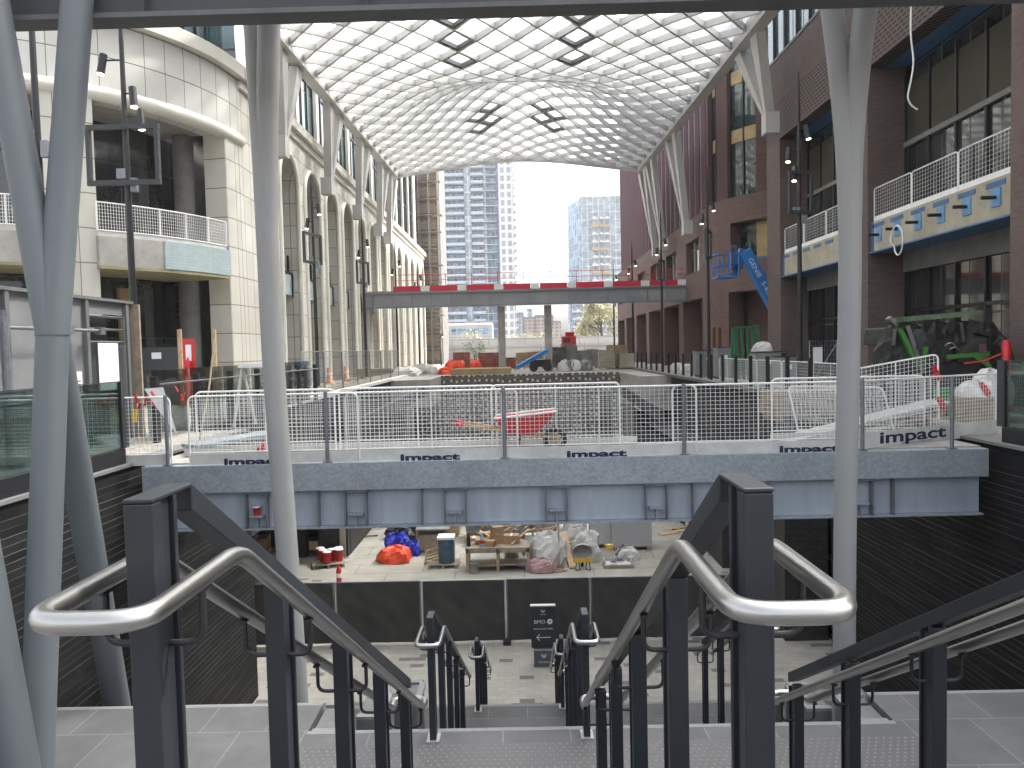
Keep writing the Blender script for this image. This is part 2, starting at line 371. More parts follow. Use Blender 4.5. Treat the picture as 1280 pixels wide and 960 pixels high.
WL, WR = -7.5, 8.35            # edges of the long void beyond the footbridge
# ================================================================== ground
m = MB()
def quad(mb, x0, x1, y0, y1, z): mb.face([(x0,y0,z),(x1,y0,z),(x1,y1,z),(x0,y1,z)])
quad(m, -400, XL-.25, -60, 17, S); quad(m, -400, WL-.25, 17, 50, S); quad(m, XR+.25, 400, -60, 17, S); quad(m, WR+.25, 400, 17, 50, S)
quad(m, -400, 400, 50.3, 900, S)
struct('ground', m, M['pave'])
m = MB(); quad(m, -12, 12.8, 5, 51, LV[3]); struct('lower_floor', m, M['lowpave'])
m = MB(); quad(m, -6.55, 6.7, 20.8, 50, LV[3]+.004)
struct('boarded_floor', m, brick('dusty_boards', (.31,.295,.25), (.36,.345,.295), (.2,.185,.16), 2.4, 1.2, .02, .5, .8, True, .08, .3, .9))
# ------------------------------------------------------------------ stair: landings and flights
m = MB(); m.box((XL,-5,-.35), (XR,1.72,0)); struct('upper_landing', m, M['tile'])
m = MB()
for i in range(12):
    y0 = 1.72+i*.2625; z = -.1577*(i+1); m.box((XL,y0,z-.3), (XR,y0+.2625,z))
m.box((XL,4.87,LV[1]-.2), (XR,6.68,LV[1])); m.box((XL,6.68,LV[1]-.2), (-2.0,7.24,LV[1])); m.box((3.3,6.68,LV[1]-.2), (XR,7.24,LV[1]))
struct('middle_landing', m, M['tile'])
m = MB()
for x0, x1, y in ((-2.0,3.3,6.68),(XL,-2.0,7.24),(3.3,XR,7.24)): m.box((x0,y,LV[1]-.2), (x1,y+.06,LV[1]+.002))
m.box((XL,11.62,LV[2]-.2), (XR,11.7,LV[2]+.002))
struct('landing_nosing', m, M['nosing'])
m = MB()
for i in range(12):
    y0 = 6.74+i*.275; z = LV[1]-.1654*(i+1); m.box((-2.0,y0,z-.4), (3.3,y0+.275,z))
for i in range(12):
    y0 = 11.7+i*.285; z = LV[2]-.1708*(i+1); m.box((-2.0,y0,z-.4), (3.3,y0+.285,z))
m.box((XL,7.3,LV[2]-.5),(-2.0,10.04,LV[2]-.25)); m.box((3.3,7.3,LV[2]-.5),(XR,10.04,LV[2]-.25))
struct('stair_flight', m, M['step'])
m = MB(); m.box((XL,10.04,LV[2]-.3), (XR,11.62,LV[2])); struct('lower_landing', m, M['tile'])
# little stepped cheek blocks with pale coping beside the second flight
for sx, lab in ((-1,'stepped granite cheek block left of the second stair flight'),(1,'stepped granite cheek block right of the second stair flight')):
    x0 = -2.0 if sx < 0 else 3.3
    r = thing('stair_cheek', lab, 'stair cheek', (x0, 7.5, LV[1]-.6))
    a = MB(); c = MB()
    for k in range(3):
        y0 = 6.76+k*.62; zt = LV[1]-.05-.17*k; xa, xb = (x0+.02+.27*k, x0+.27*(k+1)) if sx < 0 else (x0-.27*(k+1), x0-.02-.27*k)
        a.box((xa+.003,y0,zt-.9),(xb-.003,y0+.6,zt)); 
        c.box((xa,y0,zt+.002),(xb,y0+.07,zt+.03)); c.box((xa,y0+.53,zt+.002),(xb,y0+.6,zt+.03))
        xe = xb if sx < 0 else xa; c.box((xe-.035,y0+.07,zt+.002),(xe+.035,y0+.53,zt+.03))
    part('block', a, M['step'], r); part('coping', c, M['nosing'], r)
# tactile warning strips: plate and domes
def tactile(x0, x1, y0, y1, z, lab):
    r = thing('tactile_strip', lab, 'tactile paving', ((x0+x1)/2, y0, z)); a = MB(); a.box((x0,y0,z-.01),(x1,y1,z+.004)); part('plate', a, M['tactile'], r)
    d = MB(); nx, ny = int((x1-x0)/.062), int((y1-y0)/.06)
    for i in range(nx):
        for j in range(ny):
            cx, cy = x0+.03+(i+(.5 if j % 2 else 0))*.062, y0+.03+j*.06
            if cx > x1-.02: continue
            n = len(d.v)
            for q in range(6): d.v.append(V((cx+.012*cos(q*pi/3), cy+.012*sin(q*pi/3), z+.004)))
            for q in range(6): d.v.append(V((cx+.007*cos(q*pi/3), cy+.007*sin(q*pi/3), z+.010)))
            for q in range(6): d.f.append((n+q, n+(q+1)%6, n+6+(q+1)%6, n+6+q)); d.sm.append(False)
            d.f.append(tuple(n+6+q for q in range(6))); d.sm.append(False)
    part('dome', d, M['nosing'], r, kind='stuff')
tactile(-2.05, 3.35, 5.8, 6.46, LV[1], 'studded grey tactile strip across the middle landing of the stair')
tactile(-2.05, 3.35, 10.5, 11.2, LV[2], 'studded grey tactile strip across the far lower landing of the stair')
# ------------------------------------------------------------------ pit walls
def wall(name, lab, mt, *boxes, **kw):
    a = MB()
    for q in boxes: a.box(*q)
    return solo(name, a, mt, lab, 'wall', bevel=kw.get('bevel', 0))
for sx, X, side in ((-1,XL,'left'),(1,XR,'right')):
    r = thing('retaining_wall', 'dark ribbed brick retaining wall with pale joints on the %s of the stair' % side, 'wall', (X, 10, LV[3]))
    a = MB(); a.box((X,-5,LV[3]),(X+sx*.25,17,S-.02)); part('wall', a, M['ribbed'], r)
    a = MB(); a.box((X-sx*.05,1.7,S-.017),(X+sx*.3,16.9,S+.03)); part('coping', a, M['nosing'], r)
    a = MB()
    for k in range(3): a.box((X-sx*.003, 7.6+k*1.4, LV[2]-.2-.45*k), (X-sx*.03, 9+k*1.4, LV[2]+.12-.45*k))
    part('skirting', a, M['black'], r)
# beyond the bridge: left recess, right recess, long walls and the end
wall('side_wall', 'dark grey brick return wall behind the red pails in the left recess', M['dbrick'], ((-11,28.7,LV[3]),(-8.35,29.1,S-.02)), ((-7.85,28.7,LV[3]),(-6.72,29.1,S-.02)), ((-8.35,28.7,LV[3]+2.3),(-7.85,29.1,S-.02)))
wall('side_wall', 'long dark wall along the left side of the lower level', M['dbrick'], ((-6.95,29.11,LV[3]),(-6.7,49.9,LV[3]+3.3)), ((WL-.25,17.0,-3.1),(WL,49.9,S-.02)), ((WL-.25,17,-3.1),(-6.7,49.9,-2.9)))
wall('side_wall', 'dark back wall of the left recess under the street', M['conc_d'], ((-12,17,LV[3]),(-11.7,28.7,S-.02)))
wall('side_wall', 'dark brick wall running along the right side of the lower level', M['dbrick'], ((WR,17.0,-3.1),(WR+.25,49.9,S-.02)), ((6.9,26.2,LV[3]),(7.2,31,-2.9)), ((6.9,33,LV[3]),(7.2,49.9,-2.9)), ((6.9,26.0,-3.1),(WR+.25,49.9,-2.88)))
wall('brick_pier', 'dark brick pier beside the lower shopfront on the right', M['dbrick'], ((6.78,19.6,LV[3]),(7.9,21.6,-3.12)))
r = thing('shopfront', 'black framed glass shopfront on the lower level behind the right pier', 'shopfront', (8.0,18,LV[3]))
a = MB(); a.box((8.0,17.0,LV[3]),(8.06,26.1,-3.12)); part('glazing', a, M['win_dark'], r)
a = MB()
for y in (17.1,18.2,19.4,22.6,24.4,26.0): a.box((7.93,y,LV[3]),(7.99,y+.06,-3.12))
a.box((7.94,17.1,LV[3]+2.1),(7.99,26,LV[3]+2.17)); part('frame', a, M['steel_dull'], r)
r = thing('doorway', 'tall pale framed doorway with a red edge at the far right lower wall', 'doorway', (6.9,31.6,LV[3]))
a = MB(); a.box((6.86,31.02,LV[3]),(6.9,31.3,-2.95)); part('red_edge', a, M['red'], r)
a = MB(); a.box((6.84,31.3,LV[3]),(6.9,31.9,-2.95)); part('frame', a, M['whitedirty'], r); a = MB(); a.box((6.95,31.9,LV[3]),(7.0,33,-2.95)); part('door', a, M['black'], r)
a = MB(); a.box((-9.0,50.0,LV[3]),(9.0,50.3,S)); tag(mesh_obj('pit_end_wall', a, M['shoring']), 'brown dimpled earth-retaining wall closing the far end of the pit', 'wall')
# sloped dark stair stringers and steel columns in the pit
for lab, p, q in (('thin pale steel stringer rising across the left of the pit', at(452,530,27), at(532,488,40)),
                  ('thin pale steel stringer falling across the right of the pit', at(768,482,40), at(828,520,27))):
    a = MB(); a.bar(p, q, .12, .5); solo('stair_stringer', a, M['beamdark'], lab, 'stringer', bevel=0)
    ob = bpy.data.objects[-1] if False else None
for lab, px, D, w in (('slim grey steel column in the left part of the pit',512,34,.35),('grey steel column in the right part of the pit',786,34,.4),('dark steel column by the right pit wall',757,40,.6)):
    x = at(px,510,D).x; a = MB(); a.box((x-w/2,D-w/2,LV[3]),(x+w/2,D+w/2,-1.2)); solo('steel_column', a, M['conc_d'] if w < .5 else M['black'], lab, 'column')
a = MB(); a.box((WL,44,-1.9),(-5.2,50,S-.004)); solo('concrete_block', a, M['conc'], 'grey concrete block at the far left corner of the pit', 'concrete block')
a = MB(); a.box((6.6,42,-2.2),(WR,50,S-.004)); solo('concrete_block', a, M['conc'], 'grey concrete block at the far right corner of the pit', 'concrete block')
# ================================================================== guards and handrails of the stair
def guard(X, D0, n, z0, slope, lab, step=.762, top_flat=.15, floor=None, half=.098):
    G, H, w = 1.1, .935, .057
    r = thing('stair_guard', lab, 'stair railing', (X, D0, z0), 'navy stair guards with stainless handrails')
    ds = D0+top_flat                     # the slope starts here
    zt = lambda D: z0+G-slope*max(0, D-ds)
    Dn = D0+step*(n-1)
    for i in range(n):
        D = D0+step*i; zb = floor(D) if floor else z0-slope*max(0, D-ds-.1)-.1
        a = MB(); zz = zt(D)-.03 if i else z0+G-.004
        a.box((X-w/2, D-w/2, zb), (X+w/2, D+.012, zz)); a.box((X-w/2+.011, D+.0125, zb), (X+w/2-.011, D+w/2+.036, zz-.035*(i>0))); a.box((X-w/2, D+w/2+.0365, zb), (X+w/2, D+w/2+.05, zz-.04*(i>0))); p = part('post', a, M['navy'], r, .003)
        b = MB(); b.box((X-.055, D-.055, zb+.002), (X+.055, D+.105, zb+.014)); part('base_plate', b, M['alu'], p)
    a = MB()
    a.box((X-w/2-.001, D0-w/2-.001, z0+G-.003), (X+w/2+.001, ds, z0+G+.006))
    hp = .055
    q = [(X-w/2,ds,z0+G-hp),(X+w/2,ds,z0+G-hp),(X+w/2,Dn+.085,zt(Dn)-hp),(X-w/2,Dn+.085,zt(Dn)-hp),
         (X-w/2,ds,z0+G+.006),(X+w/2,ds,z0+G+.006),(X+w/2,Dn+.085,zt(Dn)+.006),(X-w/2,Dn+.085,zt(Dn)+.006)]
    a.hexa(q); part('top_plate', a, M['navy'], r, .003)
    zr = lambda D: z0+H-slope*max(0, D-(D0+.22))
    De = Dn+.1; x0, x1 = X-half, X+half
    pts = [(x0,De,zr(De)),(x0,D0+.22,z0+H),(x0,D0-.225,z0+H),(x1,D0-.225,z0+H),(x1,D0+.22,z0+H),(x1,De,zr(De)),(x1,De+.12,zr(De)+.0),(x0,De+.12,zr(De)+.0)]
    path = bend(pts+[pts[0]], .07, 7); a = MB(); a.tube(path, .0205, 16, True); part('handrail', a, M['steel'], r)
    for i in range(n):
        D = D0+step*i
        if i == 0: D += .02
        for s in (-1, 1):
            xr = X+s*half; zz = zr(D)
            a = MB(); a.tube(bend([(X+s*w/2,D,zz-.13),(xr,D,zz-.13),(xr,D,zz-.018)], .035, 5), .0075, 8); a.cbox((xr,D,zz-.021),(.022,.05,.008))
            part('bracket', a, M['black'], r)
    return r
tread1 = lambda D: 0 if D < 1.72 else max(LV[1], -.1577*(int((D-1.72)/.2625)+1))
tread2 = lambda D: LV[1] if D < 6.74 else max(LV[2], LV[1]-.1654*(int((D-6.74)/.275)+1))
tread3 = lambda D: LV[2] if D < 11.7 else max(LV[3], LV[2]-.1708*(int((D-11.7)/.285)+1))
guard(-.746, 1.48, 5, 0, .605, 'nearest navy stair guard, left of the middle of the top flight', floor=tread1)
guard(.447, 1.46, 5, 0, .605, 'nearest navy stair guard, right of the middle of the top flight', floor=tread1)
guard(1.635, 1.47, 5, 0, .605, 'navy stair guard at the right edge of the top flight', floor=tread1)
guard(-.835, 6.54, 5, LV[1], .6, 'navy stair guard on the left of the middle flight', floor=tread2)
guard(.52, 6.55, 5, LV[1], .6, 'navy stair guard right of centre on the middle flight', floor=tread2)
guard(2.27, 7.2, 4, LV[1]-.1654, .6, 'navy stair guard at the right edge of the middle flight', floor=tread2)
guard(-.765, 11.5, 4, LV[2], .6, 'farthest navy stair guard, left side of the lowest flight', floor=tread3)
guard(.55, 11.55, 4, LV[2], .6, 'farthest navy stair guard, right side of the lowest flight', floor=tread3)
# ================================================================== near footbridge
r = thing('footbridge', 'galvanised steel footbridge spanning the stair pit between the ribbed walls', 'footbridge', (.6, 11.9, -1.36))
BX0, BX1, BD = XL+.22, XR-.3, 11.72
a = MB(); a.box((BX0,BD,-.76),(BX1,BD+.02,-.33)); a.box((BX0,BD+.02,-.35),(BX1,BD+.2,-.33)); a.box((BX0,BD+.02,-.76),(BX1,BD+.2,-.74)); part('edge_channel', a, M['galv'], r, .004)
a = MB(); a.box((BX0+.05,BD+.17,-1.34),(BX1-.05,BD+.19,-.765)); part('web', a, M['web'], r)
a = MB(); a.box((BX0+.05,BD+.04,-1.37),(BX1-.05,BD+.34,-1.345)); part('flange', a, M['galv'], r)
a = MB(); a.box((BX0,BD+.21,-.55),(BX1,13.2,-.31)); part('deck', a, M['conc'], r)
a = MB(); a.box((BX0,12.95,-1.3),(BX1,13.15,-.56)); part('rear_beam', a, M['web'], r)
k = -1
for px in (318,443,568,696,822,950,1080):
    x = at(px,625,BD).x
    a = MB()
    for s in (-.165,.165): a.box((x+s-.012,BD+.045,-1.343),(x+s+.012,BD+.168,-.767))
    a.box((x-.2,BD+.03,-.8),(x+.2,BD+.166,-.767)); p = part('stiffener', a, M['galvpost'], r)  # darker steel puts the shade of the fins into their colour
    a = MB(); a.box((x-.11,BD+.03,-1.17),(x+.11,BD+.166,-1.145)); a.box((x-.012,BD+.08,-1.343),(x+.012,BD+.165,-1.172)); part('bracket', a, M['galv'], p)
for px in (526, 868, 396, 1120):
    x = at(px,625,BD).x; a = MB(); a.box((x-.011,BD+.05,-1.343),(x+.011,BD+.168,-.767)); part('stiffener', a, M['galvpost'], r)  # single fins, their shade likewise put into the darker steel
def pail(name, c, rad, h, mt, lab, cat='bucket', group=None, fill=None):
    r = thing(name, lab, cat, c, group)
    a = MB(); a.lathe(c, [(rad*.86,0),(rad,h*.97),(rad*1.05,h*.97),(rad*1.05,h),(rad*.97,h),(rad*.95,h*.9)], 18); part('body', a, mt, r)
    b = MB(); b.lathe((c[0],c[1],c[2]+h*.905), [(rad*1.06,h*.07),(rad*1.08,h*.1),(rad*1.0,h*.125),(rad*.3,h*.12)], 18); part('lid', b, fill or M['paper'], r)
    return r
x = at(318,640,BD).x
a = pail('paint_tin', (x, BD+.1, -1.144), .055, .13, M['red'], 'small red tin standing on a bracket of the footbridge girder', 'tin')
# ------------------------------------------------------------------ mesh edge barriers
def barrier_mesh(r, w, h, org, board=True, text=None, nx=20, nz=11, ux=V((1,0,0)), up=V((0,0,1))):
    """mesh panel from org along ux, leaning along up"""
    o = V(org); P = lambda s, z: o+ux*s+up*z
    a = MB(); a.tube(bend([P(.0,0),P(0,h),P(w,h),P(w,0)], .11, 6), .0165, 8); 
    a.tube([P(0,.17),P(w,.17)], .009, 6); a.tube([P(w/2,.02),P(w/2,h)], .012, 6)
    part('frame', a, M['white'], r)
    a = MB(); nrm = ux.cross(up).normalized()*.004
    for i in range(1, nx*2):
        if i == nx: continue
        s = w*i/(nx*2)
        a.bar(P(s,.17)+nrm, P(s,h)+nrm, .0055, .0055, nrm)
    for j in range(1, nz+1):
        z = .17+(h-.17)*j/(nz+1); a.bar(P(0,z)-nrm, P(w,z)-nrm, .0055, .0055, nrm)
    part('mesh', a, M['white'], r)
    if board:
        a = MB(); n2 = nrm.normalized()
        bh = .26 if abs(ux.y) > .1 else .17; f = [P(.02,-.02)+n2*.02, P(w-.02,-.02)+n2*.02, P(w-.02,-.02)+n2*.032, P(.02,-.02)+n2*.032]
        a.hexa(f+[q+up*bh for q in f]); tb = part('toe_board', a, M['whitedirty'], r)
        if text:
            mw = Matrix.Translation(P(text,.045)+n2*.0345) @ Matrix(((ux.x,up.x,n2.x,0),(ux.y,up.y,n2.y,0),(ux.z,up.z,n2.z,0),(0,0,0,1)))
            text_obj('lettering', 'impact', .15 if bh < .2 else .26, M['ink'], tb, mw @ Matrix.Translation((0,-.075 if abs(ux.y) < .1 else 0,0)), 2.3, 'CENTER', .0015, .006)
            text_obj('small_lettering', 'CONTRACTORS LTD', .03, M['ink'], tb, mw @ Matrix.Translation((.1,-.045,0)), 2.6, 'CENTER', .0015)
GRP = 'white mesh edge barriers on the footbridge'
def barrier(lab, x0, D, w, h=1.05, z=S, text=None, ux=V((1,0,0)), up=V((0,0,1)), board=True, name='edge_barrier'):
    r = thing(name, lab, 'mesh barrier', (x0, D, z), GRP); barrier_mesh(r, w, h, (x0,D,z), board, text, max(6,int(w*7)), 13, ux, up); return r
# front row (nearest the stair)
barrier('white mesh barrier at the far left end of the footbridge front, beside the glass panel', -8.1, 11.84, 2.6)
barrier('white mesh barrier on the footbridge front, behind the left white column', -5.2, 11.81, 2.66, text=1.0)
barrier('white mesh barrier on the footbridge front, just left of the red wheelbarrow', -2.74, 11.84, 2.68, text=1.3)
barrier('white mesh barrier on the footbridge front, in front of the red wheelbarrow', -.29, 11.81, 3.02, text=1.45)
barrier('white mesh barrier on the footbridge front, right of the wheelbarrow', 2.37, 11.84, 2.66, text=2.1)
u = V((3.15,1.55,0)).normalized()
barrier('white mesh barrier turned away at the right end of the footbridge with large navy lettering', 5.25, 11.87, 3.45, text=1.25, ux=u)
# rear row
for lab, x0, w in (('white mesh barrier on the rear edge of the footbridge, left of the wheelbarrow handles', -5.6, 2.4), ('white mesh barrier on the rear edge of the footbridge, behind the wheelbarrow handles', -3.12, 2.7),
                   ('white mesh barrier on the rear edge of the footbridge, behind the red tub', -.5, 2.2), ('white mesh barrier on the rear edge of the footbridge, right of centre', 4.3, 2.6)):
    barrier(lab, x0, 13.02, w, h=1.06, board=False)
# loose and leaning ones at the right
lean = V((.0,.25,1)).normalized()
barrier('white mesh panel leaning askew above the other barriers near the right column', at(1066,545,13.6).x, 13.6, 1.55, h=1.2, ux=V((1,0,.16)).normalized(), up=V((.12,.25,1)).normalized(), board=False, name='edge_barrier')
barrier('loose white mesh panel slumped behind the right white column', at(1000,560,13.2).x, 13.2, 1.6, h=.95, ux=V((1,-.1,-.03)).normalized(), up=V((-.12,.3,1)).normalized(), board=False, name='edge_barrier')
# grey tube posts in front of the barriers
for px, w_ in ((208,'at the left end of the footbridge'),(408,'next after the left white column'),(630,'in front of the wheelbarrow tub'),(855,'right of the wheelbarrow, by two rounded barrier ends'),(1078,'just right of the right white column'),(1190,'right of the navy lettering')):
    a = MB(); x = at(px,530,11.76).x; a.tube([(x,11.76,S-.02),(x,11.76,S+1.08)], .03, 10); a.box((x-.07,11.725,S-.025),(x+.07,11.82,S-.012))
    solo('barrier_post', a, M['galvpost'], 'grey tube post of the footbridge barriers '+w_, 'post', 'grey barrier posts')
# rear timber kerb
a = MB(); a.box((-5.6,13.06,S-.005),(2.0,13.11,S+.12)); solo('kerb_board', a, M['whitedirty'], 'long dirty white board along the rear of the footbridge deck', 'board')
a = MB(); a.box((4.3,13.06,S-.005),(6.9,13.11,S+.12)); solo('kerb_board', a, M['whitedirty'], 'short dirty white board at the rear right of the footbridge deck', 'board')
# ------------------------------------------------------------------ red wheelbarrow on the bridge
wd = 12.45
def wheelbarrow(name, lab, c, s, mt_tub, mt_rim, yaw=0.0, group=None):
    r = thing(name, lab, 'wheelbarrow', c, group)
    MR = Matrix.Translation(c) @ Matrix.Rotation(yaw,4,'Z'); P = lambda x,y,z: MR @ V((x*s,y*s,z*s))
    a = MB(); lo = [P(-.28,-.2,.32),P(.2,-.2,.3),P(.2,.2,.3),P(-.28,.2,.32)]; hi = [P(-.5,-.33,.6),P(.58,-.3,.7),P(.58,.3,.7),P(-.5,.33,.6)]
    a.face(lo[::-1]); 
    for i in range(4): a.face([lo[i],lo[(i+1)%4],hi[(i+1)%4],hi[i]])
    li = [q+V((0,0,.02*s)) for q in lo]; ctr = P(.03,0,.65); hi2 = [q+(ctr-q)*.05 for q in hi]
    a.face(li)
    for i in range(4): a.face([hi2[i],hi2[(i+1)%4],li[(i+1)%4],li[i]]); a.face([hi[i],hi[(i+1)%4],hi2[(i+1)%4],hi2[i]])
    part('tub', a, mt_tub, r)
    a = MB(); a.tube([q+V((0,0,.01*s)) for q in hi], .022*s, 8, closed=True); part('rim', a, mt_rim, r)
    for y in (-.22,.22):
        a = MB(); a.bar(P(-1.05,y*1.15,.5), P(.62,y*.35,.22), .04*s, .05*s); hd = part('handle', a, M['wood'], r)
        b = MB(); b.tube([P(-1.05,y*1.15,.5), P(-1.2,y*1.17,.52)], .03*s, 8); part('grip', b, M['red'], hd)
        a = MB(); a.tube(bend([P(-.3,y,.3),P(-.38,y,0.0),P(-.12,y,.0),P(-.05,y,.3)], .05*s), .016*s, 8); part('leg', a, M['black'], r)
    w = MB(); w.tube([P(.55+.17*cos(t*pi/10),0,.19+.17*sin(t*pi/10)) for t in range(20)], .045*s, 8, closed=True); wh = part('wheel', w, M['black'], r)
    w = MB(); w.tube([P(.55,-.05,.19),P(.55,.05,.19)], .1*s, 14); part('rim', w, M['pallet'], wh)
    return r
x = at(655,560,wd).x
wheelbarrow('wheelbarrow', 'red wheelbarrow with timber handles standing on the footbridge deck', (x,wd,S), .93, M['red'], M['whitedirty'])
# ------------------------------------------------------------------ glass balustrades on the pit edges
def glass_run(lab, X, y0, y1, n, s):
    r = thing('glass_balustrade', lab, 'glass barrier', (X, y0, S))
    a = MB(); a.box((X-.05,y0,S+.035),(X+.05,y1,S+.27)); part('shoe', a, M['black'], r, .004)
    w = (y1-y0)/n
    for i in range(n):
        a = MB(); a.box((X-.009,y0+w*i+.012,S+.271),(X+.009,y0+w*(i+1)-.012,S+1.3)); p = part('pane', a, M['clear'], r)
        b = MB(); b.box((X-.014,y0+w*i+.012,S+1.302),(X+.014,y0+w*(i+1)-.012,S+1.32)); part('edge_strip', b, M['beamdark'], p)
    a = MB(); a.box((X-.03,y1-.012,S+.27),(X+.03,y1+.16,S+1.32)); part('end_post', a, M['beamdark'], r)
    a = MB(); a.tube([(X+s*.09,y0,S+1.12),(X+s*.09,y1,S+1.12)], .02, 10); part('handrail', a, M['steel_dull'], r)
    return r
glass_run('green glass balustrade with black shoe on the left retaining wall', XL-.08, 3.5, 11.75, 5, -1)
glass_run('green glass balustrade with black shoe on the right retaining wall', XR+.12, 4.0, 12.0, 5, 1)
# ------------------------------------------------------------------ slim white forked columns holding the canopy
def forked(lab, pts, l0, l1, D, zb):
    p = [at(a, b, D) for a, b in pts]; b0 = p[0].copy(); b0.z = zb
    r = thing('canopy_column', lab, 'column', (b0.x, D, zb))
    a = MB()
    for l, dy, r0 in ((l0, .12, .118), (l1, -.12, .1)):
        w = [b0]+p+[at(x, y, D) + V((0, dy*k/2, 0)) for k, (x, y) in enumerate(l)]
        w.append(w[-1]+(w[-1]-w[-2]).normalized()*8)
        w = bend(w, 1.1, 6); zb_ = p[-1].z
        a.tube(w, [r0+(.118-r0)*min(1, max(0, (q.z-zb_+.6)/.9)) for q in w], 24)
    part('shaft', a, M['colwhite'], r)
    b = MB(); b.lathe((b0.x,D,zb), [(.2,0),(.2,.02),(.125,.03)], 24); part('base_ring', b, M['alu'], r)
forked('slim pale forked column left of the stair, standing in front of the footbridge', [(373,880),(356,650),(341,450),(334,290)], [(328,180),(318,60),(312,0)], [(333,180),(338,60),(342,0)], 8.3, LV[2]-.26)
forked('slim pale forked column right of the stair, standing in front of the footbridge', [(1055,880),(1056,650),(1061,450),(1063,290)], [(1059,180),(1050,60),(1045,0)], [(1064,180),(1073,60),(1078,0)], 8.3, LV[2]-.26)
# ------------------------------------------------------------------ crossing grey tubular legs at the left
r = thing('cross_brace', 'large grey tubular cross brace with four legs meeting in the middle, left of the stair', 'cross brace', at(68,960,5.9))
nd = at(66,418,6.5)
for q in ((at(-20,-60,6.75),.13),(at(101,-60,6.9),.13),(at(44,1010,6.05),.128),(at(160,960,8.3),.13)):
    e = q[0] if q[0].z > 0 else q[0]+(q[0]-nd).normalized()*.0
    a = MB(); a.tube([nd+(e-nd)*.0, e], q[1], 28); part('leg', a, M['pipe'], r)
a = MB(); a.tube([nd+V((0,0,-.008)), nd+V((0,0,.008))], .136, 28); part('weld_collar', a, M['pipe'], r)
a = MB(); a.tube([at(-45,600,4.7), at(28,1000,4.6)], .128, 28); solo('steel_pillar', a, M['pipe'], 'grey tubular leg cut by the lower left corner, nearest of the brace legs', 'pillar')
# ------------------------------------------------------------------ dark steel beam overhead
r = thing('overhead_beam', 'dark steel beam crossing overhead above the stair', 'beam', (.2, 7.0, 4.47))
bz = at(640,15,7.0).z
a = MB(); a.box((-8,6.88,bz),(9,7.12,bz+.045)); part('flange', a, M['beamgrey'], r)
a = MB(); a.box((-8,6.97,bz+.047),(9,7.03,bz+1.6)); 
for i in range(9): a.box((-7.3+i*2,6.9,bz+.047),(-7.28+i*2,7.1,bz+1.6))
part('web', a, M['beamdark'], r)

# ================================================================== gridshell canopy
def hermite(P, y):
    if y <= P[0][0]: return P[0][1]
    if y >= P[-1][0]: return P[-1][1]
    for i in range(len(P)-1):
        if y <= P[i+1][0]: break
    def sl(j):
        a, b = P[max(0,j-1)], P[min(len(P)-1,j+1)]; return (b[1]-a[1])/(b[0]-a[0])
    h = P[i+1][0]-P[i][0]; t = (y-P[i][0])/h
    return (2*t**3-3*t*t+1)*P[i][1]+(t**3-2*t*t+t)*h*sl(i)+(-2*t**3+3*t*t)*P[i+1][1]+(t**3-t*t)*h*sl(i+1)
ZC = [(8,15.5),(14,16.6),(20,16.2),(26,14.6),(31,13.75),(37,13.35),(40,13.8),(44,15.3),(48,16.5),(52,16.35),(56,15.9),(62.4,15.25)]
CX, CW, CY0, CY1 = .2, 9.7, 9.8, 62.3
def ze(y): return 13.05+.037*(y-31)+E
def zs(x, y):
    u = min(1, abs(x-CX)/CW); return ze(y)+.7*(1-u*u)+(hermite(ZC, y)+E-ze(y)-.7)*(1-u*u)**3
NX = 11; dx = 2*CW/(2*NX); NYR = 25; dy = (CY1-CY0)/(2*NYR)
r = thing('gridshell_canopy', 'white wavy diamond gridshell canopy spanning between the two buildings', 'canopy', (CX, CY0, 13))
a = MB()
def rib(i0, j0, si):
    pts = []; i, j = i0, j0
    while 0 <= i <= 2*NX and 0 <= j <= 2*NYR:
        pts.append(V((CX-CW+i*dx, CY0+j*dy, 0))); i += si; j += 1
    if len(pts) < 2: return
    d = (pts[1]-pts[0]).normalized(); sd = V((d.y,-d.x,0))*.05
    fine = []
    for k in range(len(pts)-1):
        for q in range(2): fine.append(pts[k].lerp(pts[k+1], q/2))
    fine.append(pts[-1]); n0 = len(a.v)
    for p in fine:
        z = zs(p.x, p.y)
        for s, dz in ((-1,0),(1,0),(1,.3),(-1,.3)): a.v.append(V((p.x+s*sd.x, p.y+s*sd.y, z+dz)))
    for k in range(len(fine)-1):
        A, B = n0+4*k, n0+4*k+4
        for q in range(4): a.f.append((A+q, A+(q+1)%4, B+(q+1)%4, B+q)); a.sm.append(False)
for i in range(0, 2*NX+1, 2): rib(i, 0, 1); rib(i, 0, -1)
for j in range(2, 2*NYR, 2): rib(0, j, 1); rib(2*NX, j, -1)
part('lattice', a, M['canopy'], r)
for s in (-1, 1):
    a = MB(); x = CX+s*(CW+.22)
    for k in range(14):
        y0, y1 = CY0+(CY1-CY0)*k/14, CY0+(CY1-CY0)*(k+1)/14; z0, z1 = ze(y0), ze(y1)
        a.hexa([(x-.28,y0,z0-.2),(x+.28,y0,z0-.2),(x+.28,y1,z1-.2),(x-.28,y1,z1-.2),(x-.28,y0,z0+.55),(x+.28,y0,z0+.55),(x+.28,y1,z1+.55),(x-.28,y1,z1+.55)])
    part('edge_beam', a, M['canopy'], r)
for yy in (CY0-.1, CY1+.1):
    a = MB(); n = 32
    for k in range(n):
        x0, x1 = CX-CW+2*CW*k/n, CX-CW+2*CW*(k+1)/n; z0, z1 = zs(x0,min(max(yy,CY0),CY1)), zs(x1,min(max(yy,CY0),CY1))
        a.hexa([(x0,yy-.12,z0-.12),(x1,yy-.12,z1-.12),(x1,yy+.12,z1-.12),(x0,yy+.12,z0-.12),(x0,yy-.12,z0+.5),(x1,yy-.12,z1+.5),(x1,yy+.12,z1+.5),(x0,yy+.12,z0+.5)])
    part('end_beam', a, M['canopy'], r)
a = MB(); nu, nv = 22, 50
